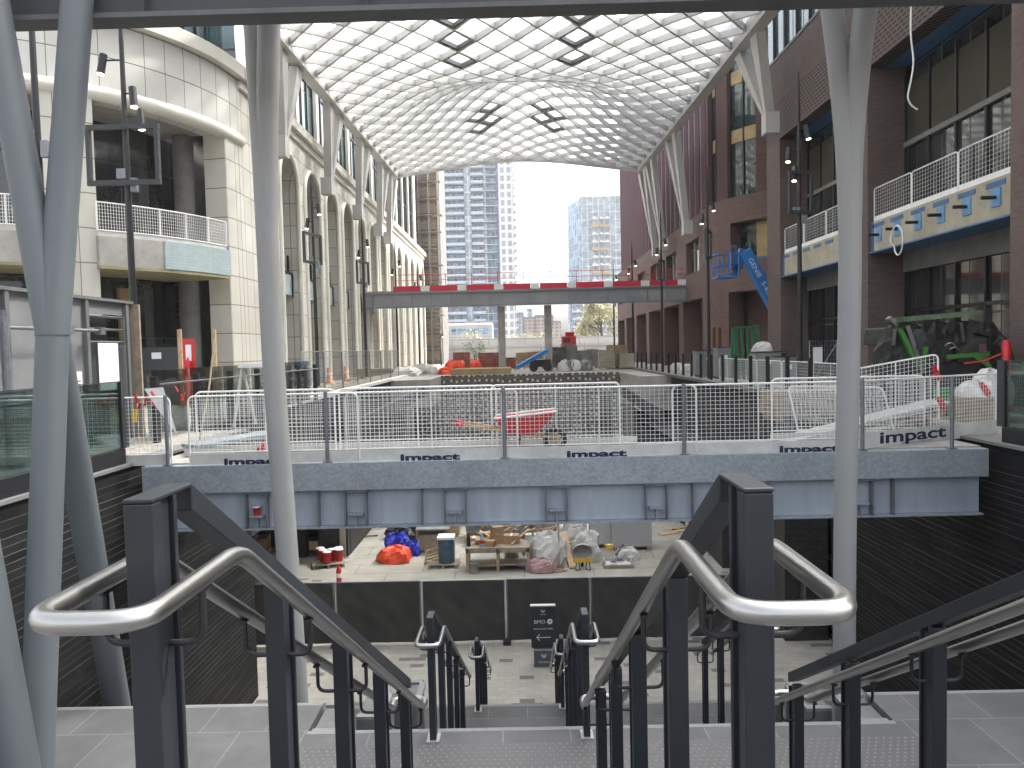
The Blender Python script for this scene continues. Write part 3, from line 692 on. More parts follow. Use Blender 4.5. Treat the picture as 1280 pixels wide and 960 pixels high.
for j in range(nv+1):
    for i in range(nu+1):
        x, y = CX-CW+i*dx, CY0+j*dy; a.v.append(V((x,y,zs(x,y)+.315)))
for j in range(nv):
    for i in range(nu): k = j*(nu+1)+i; a.f.append((k,k+1,k+nu+2,k+nu+1)); a.sm.append(False)
part('glazing', a, M['canglass'], r)
# opening vents: darker frames inside some diamonds
for (i, j) in ((7,21),(7,23),(7,25),(13,21),(13,23),(13,25),(8,40),(8,42),(7,41),(7,43),(12,40),(12,42),(13,41),(13,43)):
    if (i+j) % 2 == 1: i += 1
    i -= 0
    cx, cy = CX-CW+i*dx, CY0+j*dy
    # centre of a diamond sits where i+j is odd
    cx += dx
    P = [V((cx-dx*.86,cy,0)),V((cx,cy-dy*.86,0)),V((cx+dx*.86,cy,0)),V((cx,cy+dy*.86,0))]
    for q in P: q.z = zs(q.x,q.y)+.115
    a = MB()
    for k in range(4): a.bar(P[k], P[(k+1)%4], .12, .17)
    part('vent_frame', a, M['beamgrey'], r)
# V struts that carry the canopy edges
def strut(lab, X, D, zf, s, xe, mt='canopy'):
    z1 = ze(D)-.2; r = thing('canopy_strut', lab, 'strut', (X, D, zf), 'V struts under the canopy edges')
    a = MB(); a.box((X-.4 if s < 0 else X-.2, D-.3, zf-.9), (X+.2 if s < 0 else X+.4, D+.3, zf)); part('shoe', a, M[mt], r)
    for k in (-1, 1):
        a = MB(); b = V((X,D+.12*k,zf-.02)); e = V((xe,D+1.15*k,z1-.003)); d = V((0,1,0)); w0, w1 = .13, .42
        t = .2
        a.hexa([(b.x-t,b.y-w0,b.z),(b.x+t,b.y-w0,b.z),(b.x+t,b.y+w0,b.z),(b.x-t,b.y+w0,b.z),(e.x-t,e.y-w1,e.z),(e.x+t,e.y-w1,e.z),(e.x+t,e.y+w1,e.z),(e.x-t,e.y+w1,e.z)])
        part('arm', a, M[mt], r)
ORD = ['nearest','second','third','fourth','fifth','sixth','seventh','eighth','ninth','tenth','eleventh','twelfth','thirteenth','fourteenth','fifteenth','sixteenth','seventeenth','eighteenth','nineteenth','twentieth']
for i, D in enumerate((34,42.2,50.2,57.5,61.6)):
    strut(ORD[i]+' pale V strut on the ivory building ledge under the left canopy edge', -10.25, D, 9.6+E, -1, -9.85)
for i, (D, zf) in enumerate(((33.8,10.0),(50.4,8.1),(58.5,8.1),(61.8,8.1))):
    strut(ORD[i]+' pale V strut on the plum brick facade under the right canopy edge', 11.1, D, zf+E, 1, 10.3)
# ================================================================== left: ivory terracotta building with arches
zE = lambda h: h+E
r = thing('arcade_building', 'long ivory terracotta building with tall arches and a rounded corner terrace, left of the pit', 'building', (-11, 31, S))
FX, TOP, ARCH = -11.0, zE(11.0), zE(9.7)
a = MB(); ring = MB(); back = MB(); slab = MB(); slabs = []
bay, ow, dep = 4.2, 3.05, 1.7
y0 = 35.0
NB = 13
a.box((FX-.6,30.6,S),(FX,y0-.001,TOP))
for b in range(NB):
    ya = y0+b*bay; yc = ya+bay/2; ra = ow/2; sp = ARCH-ra
    o0, o1 = yc-ra, yc+ra
    a.face([(FX,ya,S),(FX,o0,S),(FX,o0,sp),(FX,ya,sp)]); a.face([(FX,o1,S),(FX,ya+bay,S),(FX,ya+bay,sp),(FX,o1,sp)])
    a.face([(FX-dep,o0,S),(FX,o0,S),(FX,o0,sp),(FX-dep,o0,sp)]); a.face([(FX,o1,S),(FX-dep,o1,S),(FX-dep,o1,sp),(FX,o1,sp)])
    a.face([(FX,ya,sp),(FX,o0,sp),(FX,o0,TOP),(FX,ya,TOP)]); a.face([(FX,o1,sp),(FX,ya+bay,sp),(FX,ya+bay,TOP),(FX,o1,TOP)])
    n = 14; pr = None; tr = []
    for k in range(n+1):
        t = pi-pi*k/n; p = (yc+ra*cos(t), sp+ra*sin(t)); tr.append(V((FX+.03,p[0],p[1])))
        if pr:
            a.face([(FX,pr[0],pr[1]),(FX,p[0],p[1]),(FX,p[0],TOP),(FX,pr[0],TOP)])
            a.face([(FX-dep,pr[0],pr[1]),(FX-dep,p[0],p[1]),(FX,p[0],p[1]),(FX,pr[0],pr[1])], True)
        pr = p
    mo = MB(); mo.tube([V((FX+.01,o0,S))]+tr+[V((FX+.01,o1,S))], .13, 8); part('arch_moulding', mo, M['ivory_trim'], r)
    sl = MB(); sl.box((FX-dep,o0+.004,zE(2.95)),(FX-.42,o1-.004,zE(4.0))); sp_ = part('terrace_slab', sl, M['paleblue'], r)
    s2 = MB(); s2.box((FX-.8,o0+.004,zE(4.003)),(FX-.38,o1-.004,zE(4.1))); s2.box((FX-.418,o1-.12,zE(2.9)),(FX-.36,o1-.004,zE(4.0))); s2.box((FX-.6,o1-.25,zE(4.1)),(FX-.5,o1-.15,zE(4.95))); part('slab_edging', s2, M['black'], sp_)
    w = MB(); w.box((FX-dep-.1,o0-.3,S),(FX-dep,o1+.3,ARCH+.3)); part('shop_window', w, M['win_dark'], r)
part('wall', a, M['ivory_d'], r)
yE = y0+NB*bay
a = MB(); a.box((FX-.5,30.8,TOP+.002),(FX+.35,yE,TOP+.45)); a.box((FX-.4,30.8,TOP-.35),(FX+.14,yE,TOP-.002)); part('cornice', a, M['ivory_trim'], r, .03)
a = MB(); a.box((FX-1.2,31,TOP+.46),(FX-.75,yE,TOP+13)); part('upper_wall', a, M['ivory'], r)
for b in range(int((yE-34)/4.1)):
    yc = 35.2+b*4.1
    w = MB(); w.box((FX-.749,yc-1.15,TOP+.9),(FX-.7,yc+1.15,TOP+11)); f = part('window', w, M['win_teal'], r)
    w = MB()
    for q in (-1.15,0,1.15): w.box((FX-.69,yc+q-.04,TOP+.9),(FX-.62,yc+q+.04,TOP+11))
    w.box((FX-.685,yc-1.1,TOP+4.2),(FX-.63,yc+1.1,TOP+4.3)); part('mullion', w, M['black'], f)
    w = MB(); w.box((FX-.749,yc+1.3,TOP+.46),(FX-.45,yc+1.75,TOP+12)); part('pilaster', w, M['ivory_trim'], r)
# rounded corner
CC, RC = (-19.7, 31.0), 8.7
th = R
a = MB(); a.arc(CC, RC-.9, RC, 0, th(100), zE(8.47), zE(11.0), 30); part('curved_band', a, M['ivory'], r)
a = MB(); a.arc(CC, RC-1.0, RC+.3, 0, th(100), TOP+.004, TOP+.5, 30); part('curved_cornice', a, M['ivory_trim'], r); a = MB(); a.tube([(CC[0]+(RC-.1)*cos(th(100*k/40)), CC[1]-(RC-.1)*sin(th(100*k/40)), zE(8.6)) for k in range(41)], .26, 12); part('curved_moulding', a, M['ivory_trim'], r)
a = MB()
for t0, t1 in ((0,10),(45.5,56),(86,100)): a.arc(CC, RC-.9, RC-.003, th(t0), th(t1), S, zE(8.466), 6)
part('corner_pier', a, M['ivory_d'], r)
a = MB(); a.arc(CC, RC-5.4, RC-.9, th(10), th(100), zE(8.5), zE(8.9), 20); part('soffit', a, M['conc'], r)
a = MB()
for t0, t1 in ((2,45.49),(56.01,85.9)): a.arc(CC, RC-2.6, RC-2.5, th(t0), th(t1), S, zE(8.4), 12)
part('recessed_glazing', a, M['win_dark'], r)
a = MB(); a.arc(CC, RC-2.45, RC-2.3, th(41), th(45.4), S, zE(8.4), 3); a.arc(CC, RC-2.45, RC-2.3, th(72), th(85), S+3.8, zE(8.4), 3); a.arc(CC, RC-2.46, RC-2.28, th(30), th(34), S+1.3, S+4.2, 2); part('plywood_infill', a, M['ply'], r)
a = MB(); a.tube([(CC[0]+(RC-1.7)*cos(th(11)), CC[1]-(RC-1.7)*sin(th(11)), S),(CC[0]+(RC-1.7)*cos(th(11)), CC[1]-(RC-1.7)*sin(th(11)), zE(8.45))], .38, 18); part('inner_column', a, M['conc_d'], r)
for t0, t1, nm in ((13,46,'front'),(55.5,87,'far')):
    s = MB(); s.arc(CC, RC-2.4, RC+.32, th(t0), th(t1), zE(3.0), zE(3.95), 14); sl = part('terrace_slab', s, M['conc'], r)
    s = MB(); s.arc(CC, RC+.323, RC+.36, th(t0), th((t0+t1)/2+3), zE(3.02), zE(3.97), 10)
    if nm == 'front': part('tile_cladding', s, M['paleblue'], sl)
    s = MB(); s.arc(CC, RC-2.4, RC+.34, th(t0), th(t1), zE(2.9), zE(2.997), 14); part('insulation', s, M['insul'], sl)
    # mesh railing on the terrace
    s = MB(); n = 60; rr = RC+.2
    P = lambda t, z: V((CC[0]+rr*cos(t), CC[1]-rr*sin(t), z))
    ts = [th(t0)+(th(t1)-th(t0))*k/n for k in range(n+1)]
    for z in (zE(5.05),zE(4.15)): s.tube([P(t,z) for t in ts], .025, 6)
    for k in range(0,n+1,1): s.bar(P(ts[k],zE(4.15)),P(ts[k],zE(5.05)),.012 if k%12 else .05,.012 if k%12 else .05,(0,1,0))
    for q in range(1,8):
        for k in range(0,n,3): s.bar(P(ts[k],zE(4.15)+q*.112),P(ts[k+3],zE(4.15)+q*.112),.01,.01)
    part('railing', s, M['white'], sl)
    s = MB(); s.arc(CC, rr-.02, rr+.0, th(t0), th(t1), zE(3.955), zE(4.12), 14); part('toe_board', s, M['whitedirty'], sl)
a = MB(); a.arc(CC, RC-1.5, RC-1.2, 0, th(100), TOP+.5, TOP+9, 24); a.box((-13,30.9,TOP+.5),(FX-.1,31.0,TOP+9)); part('upper_glazing', a, M['win_blue'], r)
a = MB()
for k in range(16): 
    t = th(2+k*6); rr = RC-1.15; p = (CC[0]+rr*cos(t), CC[1]-rr*sin(t)); a.tube([(p[0],p[1],TOP+.5),(p[0],p[1],TOP+9)], .08, 6)
part('upper_mullion', a, M['black'], r)
a = MB(); a.box((-30,31.2,S),(FX-2.5,yE,TOP+13)); part('core', a, M['conc_d'], r)
# ================================================================== right: plum brick building
r = thing('brick_building', 'large plum brick building with deep bays and perforated brick bands, right of the pit', 'building', (12, 25, S))
BXR = 12.0
piers = [(13.0,18.75),(26.3,27.9),(35.0,36.8)]
a = MB()
for p0, p1 in piers: a = MB(); a.box((BXR,p0,S),(BXR+1.32,p1,zE(9.2))); part('pier', a, M['rbrick_n'], r)
SOF = zE(9.2)
a = MB(); a.box((BXR,6,SOF+.002),(BXR+.6,27.0,zE(17))); a.box((BXR+.001,27.0,SOF+.002),(BXR+.6,36.8,zE(10.9))); part('perforated_band', a, M['perf'], r)
a = MB(); a.box((BXR+.002,27.0,zE(10.903)),(BXR+.6,36.8,zE(12.9))); part('plain_band', a, M['rbrick_n'], r)
a = MB(); a.box((BXR+.1,27.0,zE(12.903)),(BXR+.5,36.8,zE(18))); up = part('upper_window', a, M['win_blue'], r)
a = MB()
for k in range(9): a.box((BXR-.02,27.1+k*1.43,zE(12.95)),(BXR+.097,27.18+k*1.43,zE(18)))
a.box((BXR-.03,27.0,zE(12.82)),(BXR+.0,36.8,zE(12.94))); part('mullion', a, M['black'], up)
a = MB(); a.box((BXR+.61,6,SOF+.02),(BXR+1.6,36.8,SOF+.3)); part('soffit', a, M['membrane'], r)
for y0, y1 in ((18.75,26.3),(27.9,35.0),(6,13)):
    w = MB(); w.box((BXR+1.33,y0,S),(BXR+1.4,y1,zE(2.98))); f = part('shop_window', w, M['win_dark'], r)
    w = MB(); n = 5
    for k in range(n+1): w.box((BXR+1.24,y0+.03+(y1-y0-.12)*k/n,S),(BXR+1.325,y0+.11+(y1-y0-.12)*k/n,zE(2.4)))
    w.box((BXR+1.25,y0+.02,S+2.6),(BXR+1.32,y1-.02,S+2.7)); part('frame', w, M['black'], f)
    w = MB(); w.box((BXR+1.2,y0+.01,zE(2.3)),(BXR+1.5,y1-.01,zE(2.99))); part('bulkhead', w, M['conc_d'], f)
    w = MB(); w.box((BXR+1.33,y0,zE(3.0)),(BXR+1.4,y1,SOF)); f = part('upper_glazing', w, M['win_dark'], r)
    w = MB()
    for k in range(n+1): w.box((BXR+1.24,y0+.03+(y1-y0-.12)*k/n,zE(4.1)),(BXR+1.325,y0+.13+(y1-y0-.12)*k/n,SOF-.3))
    part('frame', w, M['black'], f)
    w = MB()
    for k in range(n): w.box((BXR+1.3,y0+.14+(y1-y0-.12)*k/n,zE(6.7)),(BXR+1.328,y0+.02+(y1-y0-.12)*(k+1)/n,zE(8.6)))
    part('spandrel', w, plain('ochre_sheathing', (.04,.035,.022), .8, 0, .3, 1) if y0 == 18.75 else bpy.data.materials['ochre_sheathing'], f)
    w = MB(); w.box((BXR+1.2,y0+.01,zE(6.5)),(BXR+1.33,y1-.01,zE(6.66))); part('transom', w, M['conc_d'], f)
    s = MB(); s.box((BXR+.12,y0+.01,zE(3.0)),(BXR+1.32,y1-.01,zE(4.02))); sl = part('balcony_slab', s, M['conc_y'], r)
    s = MB(); s.box((BXR+.02,y0+.004,zE(2.95)),(BXR+1.3,y1-.004,zE(2.998))); s.box((BXR+.1,y1-.2,zE(3.0)),(BXR+.117,y1-.02,zE(4.02)))
    for k in range(6): s.box((BXR+.10,y0+.35+k*(y1-y0)/6,zE(3.8)),(BXR+.117,y0+.35+(k+.62)*(y1-y0)/6,zE(3.93)))
    part('membrane_strip', s, M['membrane'], sl)
    if y0 == 18.75:
        for k in range(6):
            yy = y0+.7+k*1.25
            s = MB(); s.box((BXR+.08,yy-.17,zE(3.3)),(BXR+.119,yy+.2,zE(3.75))); pd = part('anchor_pad', s, plain('sky_blue_membrane', (.12,.27,.46), .5, 0, .2, 3) if k == 0 else bpy.data.materials['sky_blue_membrane'], sl)
            s = MB(); s.tube([(BXR+.118,yy,zE(3.52)),(BXR-.28,yy,zE(3.52))], .05, 8); part('anchor_bolt', s, M['black'], pd)
    s = MB()
    for k in range(5): s = MB(); s.box((BXR+.22,y0+.1+k*(y1-y0-.3)/4,zE(4.02)),(BXR+.3,y0+.2+k*(y1-y0-.3)/4,zE(5.15))); part('railing_post', s, M['beamdark'], sl)
    for k in range(3):
        wv = (y1-y0-.1)/3; pr = MB(); o = V((BXR+.18,y0+.05+k*wv,zE(4.03))); uy = V((0,1,0)); 
        pr.tube(bend([o,o+V((0,0,1.1)),o+V((0,wv-.05,1.1)),o+V((0,wv-.05,0))],.1), .022, 6)
        for q in range(1,16): pr.bar(o+V((0,q*(wv-.05)/16,.16)),o+V((0,q*(wv-.05)/16,1.1)),.006,.006,(1,0,0))
        for q in range(1,8): pr.bar(o+V((0,0,.16+q*.118)),o+V((0,wv-.05,.16+q*.118)),.006,.006)
        pr.box((o.x-.01,o.y+.03,o.z),(o.x+.01,o.y+wv-.08,o.z+.16)); part('railing_panel', pr, M['white'], sl)
a = MB(); a.box((BXR+1.5,6,S),(30,36.8,zE(18))); part('core', a, M['black'], r)
# second block beyond a gap, with rounded corner
r = thing('brick_building', 'far plum brick building with rounded corner, window fins above and tall openings at street level', 'building', (12, 48.3, S))
C2, R2 = (18.1, 48.3), 6.1
th = lambda t: pi-R(t)
rows = [(S,zE(3.05),'open'),(zE(3.05),zE(4.9),'b'),(zE(4.9),zE(7.1),'win'),(zE(7.1),zE(8.6),'b'),(zE(8.6),zE(17.5),'up')]
a = MB(); gl = []; ty0, ty1, nb = 48.3, 92.3, 6
bw = (ty1-ty0)/nb
for z0, z1, k in rows:
    if k == 'b': a.box((BXR,ty0,z0+.001),(BXR+1.2,ty1,z1-.001)); a.arc(C2, R2-1.2, R2, th(0), th(95), z0+.001, z1-.001, 20)
    elif k == 'open':
        for b in range(nb+1): yy = ty0+b*bw; a.box((BXR+.001,yy-.001 if b else yy+.002,S),(BXR+1.2,min(yy+1.5,ty1),z1))
        for t0, t1 in ((2,25),(62,95)): a.arc(C2, R2-1.2, R2-.002, th(t0), th(t1), S, z1, 6)
    elif k == 'win':
        for b in range(nb):
            yy = ty0+b*bw; a.box((BXR+.001,yy+.002,z0),(BXR+1.2,yy+2.2,z1)); a.box((BXR+.001,yy+bw-1.2,z0),(BXR+1.2,yy+bw-.002,z1))
        for t0, t1 in ((2,27),(60,95)): a.arc(C2, R2-1.2, R2-.002, th(t0), th(t1), z0, z1, 6)
part('wall', a, M['rbrick'], r)
a = MB()
for t0, t1 in ((0,3),(15,25),(44.5,95)): a.arc(C2, R2-.5, R2-.002, th(t0), th(t1), zE(8.6), zE(18), 4)
part('upper_pier', a, M['rbrickd'], r)
for t0, t1 in ((3.1,14.9),(25.1,44.4)):
    w = MB(); w.arc(C2, R2-.45, R2-.35, th(t0), th(t1), zE(8.6), zE(18), 8); g = part('bay_window', w, M['win_teal'], r)
    w = MB()
    for z in (zE(11.8),zE(15.2)): w = MB(); w.arc(C2, R2-.34, R2-.3, th(t0), th(t1), z, z+.75, 8); part('spandrel', w, M['ply'], g)
    w = MB()
    for t in (t0,(t0+t1)/2,t1): w.arc(C2, R2-.35, R2-.26, th(t-.4), th(t+.4), zE(8.6), zE(18), 1)
    part('mullion', w, M['black'], g)
w = MB(); w.arc(C2, R2-.9, R2-.8, th(27), th(60), zE(4.9), zE(7.1), 8); g = part('corner_window', w, M['win_teal'], r)
w = MB(); w.arc(C2, R2-.79, R2-.76, th(40), th(60), zE(4.95), zE(7.05), 6); part('plywood_panel', w, M['ply'], g)
w = MB(); w.arc(C2, R2-.75, R2+.03, th(27.05), th(59.95), zE(4.83), zE(4.95), 8); part('membrane_sill', w, M['membrane'], g)
for b in range(nb):
    yy = ty0+b*bw
    w = MB(); w.box((BXR+.4,yy+2.2,zE(4.9)),(BXR+.5,yy+bw-1.2,zE(7.1))); g = part('window', w, M['win_teal'], r)
    w = MB()
    for q in (2.2,3.5,4.9): w.box((BXR+.3,yy+q,zE(4.9)),(BXR+.395,yy+q+.12,zE(7.1)))
    part('frame', w, M['curtain'], g)
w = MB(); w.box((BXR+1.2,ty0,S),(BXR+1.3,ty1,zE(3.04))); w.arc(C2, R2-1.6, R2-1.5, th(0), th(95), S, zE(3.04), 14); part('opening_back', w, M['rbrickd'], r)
w = MB(); w.box((BXR+.5,ty0,zE(8.6)),(BXR+.9,ty1,zE(27))); part('curtain_wall', w, M['win_fin'], r)
w = MB()
for k in range(int((ty1-ty0)/1.7)):
    y = ty0+.6+k*1.7; w.box((BXR+.2,y,zE(8.601)),(BXR+.497,y+.12,zE(27)))
part('fin', w, plain('mauve_fins', (.3,.2,.22), .45, .3, .08), r)
w = MB(); w.box((BXR+1.31,ty0,S),(34,ty1-.01,zE(26.9))); w.arc(C2, 0.3, R2-1.65, th(0), th(95), S, zE(17.9), 10); part('core', w, M['black'], r)
w = MB(); w.box((BXR+3,36.8,S),(BXR+3.3,48,zE(18))); part('link_wall', w, M['rbrickd'], r)
# five-letter like row of ventilation slots above the far openings
w = MB()
for k in range(8): w.box((BXR-.02,74+k*1.3,zE(3.95)),(BXR-.002,74.8+k*1.3,zE(4.2)))
part('slot_row', w, M['black'], r)
# ================================================================== far steel footbridge
r = thing('footbridge', 'far grey steel footbridge with red and white boards between the two buildings', 'footbridge', (0.5, 55, zE(3.2)))
a = MB(); z0, z1 = zE(3.2), zE(4.1); FB = 54.6
a.box((FX,FB,z0),(BXR,FB+.05,z1)); part('girder', a, plain('grey_girder', (.25,.26,.27), .6, .1, .2, .6), r)
a = MB(); a.box((FX,FB-.15,z0-.1),(BXR,FB+.3,z0-.002)); a.box((FX,FB-.15,z1+.002),(BXR,FB+.3,z1+.12)); part('flange', a, M['galvpost'], r)
a = MB(); a.box((FX,FB+.31,z1),(BXR,FB+3.4,z1+.25)); part('deck', a, M['conc'], r)
a = MB()
for k in range(17): a.box((FX+.6+k*1.4,FB-.12,z0),(FX+.63+k*1.4,FB-.002,z1))
part('stiffener', a, M['galvpost'], r)
for k in range(8):
    x0 = -8.9+k*2.62
    a = MB(); a.box((x0,FB-.02,z1+.16),(x0+1.95,FB+.0,z1+.55)); part('red_board', a, M['redpaint'], r)
    a = MB(); a.box((x0+1.97,FB-.021,z1+.16),(x0+2.58,FB-.001,z1+.55)); part('white_board', a, M['white'], r)
a = MB()
for z in (z1+.95, z1+1.35):
    a.tube([(-8.9,FB,z),(11.9,FB,z)], .02, 6)
for k in range(12): a.tube([(-8.9+k*1.87,FB+.02,z1+.1),(-8.9+k*1.87,FB+.02,z1+1.4)], .025, 6)
part('guard_rail', a, M['redpaint'], r)
for px in (627.5,685.5):
    x = at(px,430,55.5).x; a = MB(); a.box((x-.26,55.2,LV[3]),(x+.26,55.8,z0-.1)); part('support', a, M['conc'], r)
def on(px, py, z):
    d = C3 @ V((px-640, 480-py, -F_PX)); k = (z-E)/d.z; return V((0,0,E))+d*k
# ================================================================== street lamps with spotlights
def spot_pole(lab, X, D, h, frame_rz=0.0, fw=1.7, spots=((6.7,.35),(6.2,.55),(6.5,-.4)), frame=True, zf=6.4, side=1):
    r = thing('street_lamp', lab, 'lamp post', (X, D, S), 'slim black spotlight poles along the street')
    a = MB(); a.tube([(X,D,S),(X,D,S+4),(X,D,S+h-1.2),(X,D,S+h)], [.085,.075,.05,.02], 12); part('mast', a, M['black'], r)
    for z, dx_ in spots:
        z = z+S; a = MB(); a.tube([(X,D,z+.1),(X+dx_*.6,D,z+.1)], .02, 6); arm = part('spot_arm', a, M['black'], r)
        c = V((X+dx_*.75,D-.02,z)); t = V((.12*(1 if dx_>0 else -1),-.15,-1)).normalized()
        a = MB(); a.tube([c-t*.24,c+t*.22], .085, 12); hd = part('spotlight', a, M['black'], r)
        a = MB(); a.tube([c+t*.221,c+t*.228], .07, 12); part('lens', a, M['lens'], hd)
    a = MB(); a.cbox((X+.16,D-.02,S+5.6),(.14,.12,.3)); a.cbox((X-.1,D-.05,S+5.85),(.2,.1,.22)); part('control_box', a, M['galvpost'], r)
    if frame:
        MR = Matrix.Translation((X,D-.14,zf+S)) @ Matrix.Rotation(frame_rz,4,'Z'); hw, hh = fw/2, .62
        a = MB()
        for p, q in (((-hw,-hh),(hw,-hh)),((-hw,hh),(hw,hh))): a.bar(MR@V((p[0]-.055,0,p[1])), MR@V((q[0]+.055,0,q[1])), .09, .11)
        for p, q in (((-hw,-hh+.056),(-hw,hh-.056)),((hw,-hh+.056),(hw,hh-.056))): a.bar(MR@V((p[0],0,p[1])), MR@V((q[0],0,q[1])), .11, .09, MR.to_3x3()@V((1,0,0)))
        part('banner_frame', a, M['beamdark'], r)
LX = -8.9
spot_pole('nearest black spotlight pole on the left, half hidden by the grey brace legs', -8.9, 14.3, 9.5, 0, frame=False, spots=((8.2,.4),))
spot_pole('tall black spotlight pole with a wide square frame, before the rounded terrace', at(163,300,17.4).x, 17.4, 10, 0.0, 1.55, ((7.55,.3),(7.05,.5),(8.3,-.6)), zf=6.25)
for i, (px, D) in enumerate(((396,33.8),(457,44.5),(497,55),(524,66),(551,85))):
    spot_pole('black spotlight pole on the left, '+['second','third','fourth','fifth','sixth'][i]+' beyond the terrace', at(px,430,D).x, D, 9.6 if i < 4 else 4.5, R(72), 1.3, spots=((8.0,.4),(7.4,-.3)) if i < 4 else ((3.4,.3),), frame=i < 2, zf=6.3)
for i, (px, D) in enumerate(((1000,24.5),(886,36.5),(828,48.5),(791.5,60.5),(768,72.5))):
    spot_pole(('nearest' if i == 0 else ['','second','third','fourth','fifth'][i])+' black spotlight pole in the row along the plum brick building', at(px,430,D).x, D, 10.2-.1*i, R(12) if i == 0 else R(65), .75 if i == 0 else 1.2, spots=((8.3,.35),(7.6,-.45),(7.0,-.2)) if i == 0 else ((8.2,.35),(7.6,-.35)), frame=i < 3, zf=6.4)
# black bollard posts of the unfinished glass barrier along the right edge
b0 = None
for k in range(20):
    D = 22.3+1.92*k; x = 8.5
    if b0 is None:
        b0 = thing('barrier_post', '', 'post', (x,D,S), 'black glass-barrier posts along the right edge')
        a = MB(); a.box((x-.06,D-.045,S),(x+.06,D+.045,S+1.22)); part('post', a, M['black'], b0, .004)
        a = MB(); a.box((x-.12,D-.09,S+.002),(x+.12,D+.09,S+.02)); part('base_plate', a, M['galvpost'], b0); c = b0
    else: c = dup(b0, (x,D,S))
    c['label'] = ORD[k]+' black barrier post counted from the stair along the right pit edge'
a = MB(); a.box((WR-.3,17.1,S-.01),(WR+.3,60,S+.1)); solo('kerb_beam', a, M['conc_d'], 'dark concrete kerb along the right pit edge under the black posts', 'kerb')
a = MB(); a.box((WR-.33,17.1,S+.1),(WR-.26,60,S+.13)); solo('kerb_trim', a, M['nosing'], 'thin white trim along the inner edge of the right kerb', 'trim')
a = MB(); a.box((WL-.3,24,S-.01),(WL+.15,50,S+.12)); solo('kerb_beam', a, M['whitedirty'], 'pale kerb along the left pit edge beyond the footbridge', 'kerb')
a = MB(); a.box((WL-.6,30,S+.004),(WL-.35,49,S+.3))
for k in range(30): a.cbox((WL-.9+random.uniform(-.3,.3),31+k*.6,S+.15),(random.uniform(.2,.5),random.uniform(.2,.5),random.uniform(.1,.3)),random.uniform(0,3))
tag(solo('rubble', a, M['conc_y'], 'line of broken concrete rubble along the left pit edge', 'rubble'), kind='stuff')
# white mesh barriers on the right street edge and wire fences on the left
for i, D in enumerate((20.4,23.1,25.8,28.5,31.2)):
    r = thing('edge_barrier', ORD[i]+' white mesh barrier lined up behind the black posts on the right street edge', 'mesh barrier', (8.85,D,S), 'white mesh barriers on the right street edge')
    barrier_mesh(r, 2.6, 1.05, (8.85,D,S), True, None, 14, 8, V((0,1,0)))
for i in range(7):
    D = 27+i*3.1; x = -7.75
    r = thing('wire_fence', ORD[i]+' grey wire site fence panel along the left pit edge', 'site fence', (x,D,S), 'wire site fences on the left pit edge')
    a = MB(); a.tube([(x,D,S),(x,D,S+1.75),(x,D+3,S+1.75),(x,D+3,S)], .024, 6); a.tube([(x,D,S+.25),(x,D+3,S+.25)], .018, 6); part('frame', a, M['galvpost'], r)
    a = MB()
    for k in range(1,20): a.bar((x,D+k*.15,S+.25),(x,D+k*.15,S+1.75),.007,.007,(1,0,0))
    for k in range(1,9): a.bar((x,D,S+.25+k*.166),(x,D+3,S+.25+k*.166),.007,.007)
    part('mesh', a, M['galvpost'], r)
    a = MB(); a.cbox((x,D+.05,S+.06),(.6,.22,.12)); part('foot_block', a, M['conc_d'], r)
# loose glass run on the left street with black posts
r = thing('glass_balustrade', 'unfinished green glass balustrade with black posts on the left street beyond the footbridge', 'glass barrier', (-7.3,14.6,S))
for k in range(7):
    D = 14.8+k*1.95
    a = MB(); a.box((-7.22,D-.06,S),(-7.1,D+.06,S+1.3)); part('post', a, M['black'], r)
    if k < 6: a = MB(); a.box((-7.34,D+.04,S+.1),(-7.32,D+1.91,S+1.42)); part('pane', a, M['clear2'], r)
a = MB(); a.tube([(-7.05,14.8,S+1.15),(-7.05,26.5,S+1.15)], .02, 8); part('handrail', a, M['steel_dull'], r)
# ================================================================== left: hoarding, gate, signs
r = thing('hoarding', 'grey steel hoarding with panel ribs behind the left glass balustrade', 'hoarding', (-8.2, 12, S))
a = MB(); a.box((-8.25,7,S),(-8.2,14.3,2.5)); a.box((-8.25,15.75,S),(-8.2,16.0,2.5)); a.box((-8.25,14.3,2.25),(-8.2,15.75,2.5)); part('panel', a, M['hoard'], r)
a = MB(); 
for y in (9.6,12.0,13.5,14.25,15.72): a.box((-8.199,y,S),(-8.12,y+.1,2.5))
a.box((-8.26,7,2.503),(-8.1,16,2.56)); a.box((-8.199,7,.42),(-8.14,14.2,.47)); part('frame', a, M['hoard_d'], r)
a = MB(); a.box((-8.27,16.0,S),(-8.0,16.06,2.5)); part('plywood_edge', a, M['pallet'], r)
r = thing('mesh_gate', 'chain-link gate with a white paper notice set in the grey hoarding', 'gate', (-8.2,14.35,S))
a = MB(); x = -8.17
for y in (14.36,15.7): a.tube([(x,y,S),(x,y,2.2)], .028, 8)
for z in (2.2,1.95,1.7,S+.1): a.tube([(x,14.36,z),(x,15.7,z)], .024, 8)
part('frame', a, M['steel_dull'], r)
a = MB(); n = 16
for k in range(-16,17):
    for s in (1,-1):
        y0, y1 = (14.36+k*.085, 14.36+k*.085+1.9); 
        za, zb = (S+.1, 1.7) if s > 0 else (1.7, S+.1)
        A, B = V((x,y0,za)), V((x,y1,zb))
        lo, hi = 14.36, 15.7
        t0 = max(0,(lo-y0)/(y1-y0)); t1 = min(1,(hi-y0)/(y1-y0))
        if t1-t0 > .03: a.bar(A.lerp(B,t0), A.lerp(B,t1), .008, .008, (1,0,0))
part('chain_link', a, M['galvpost'], r)
a = MB(); a.box((x+.035,14.62,.75),(x+.04,15.35,1.68)); part('notice', a, M['paper'], r)
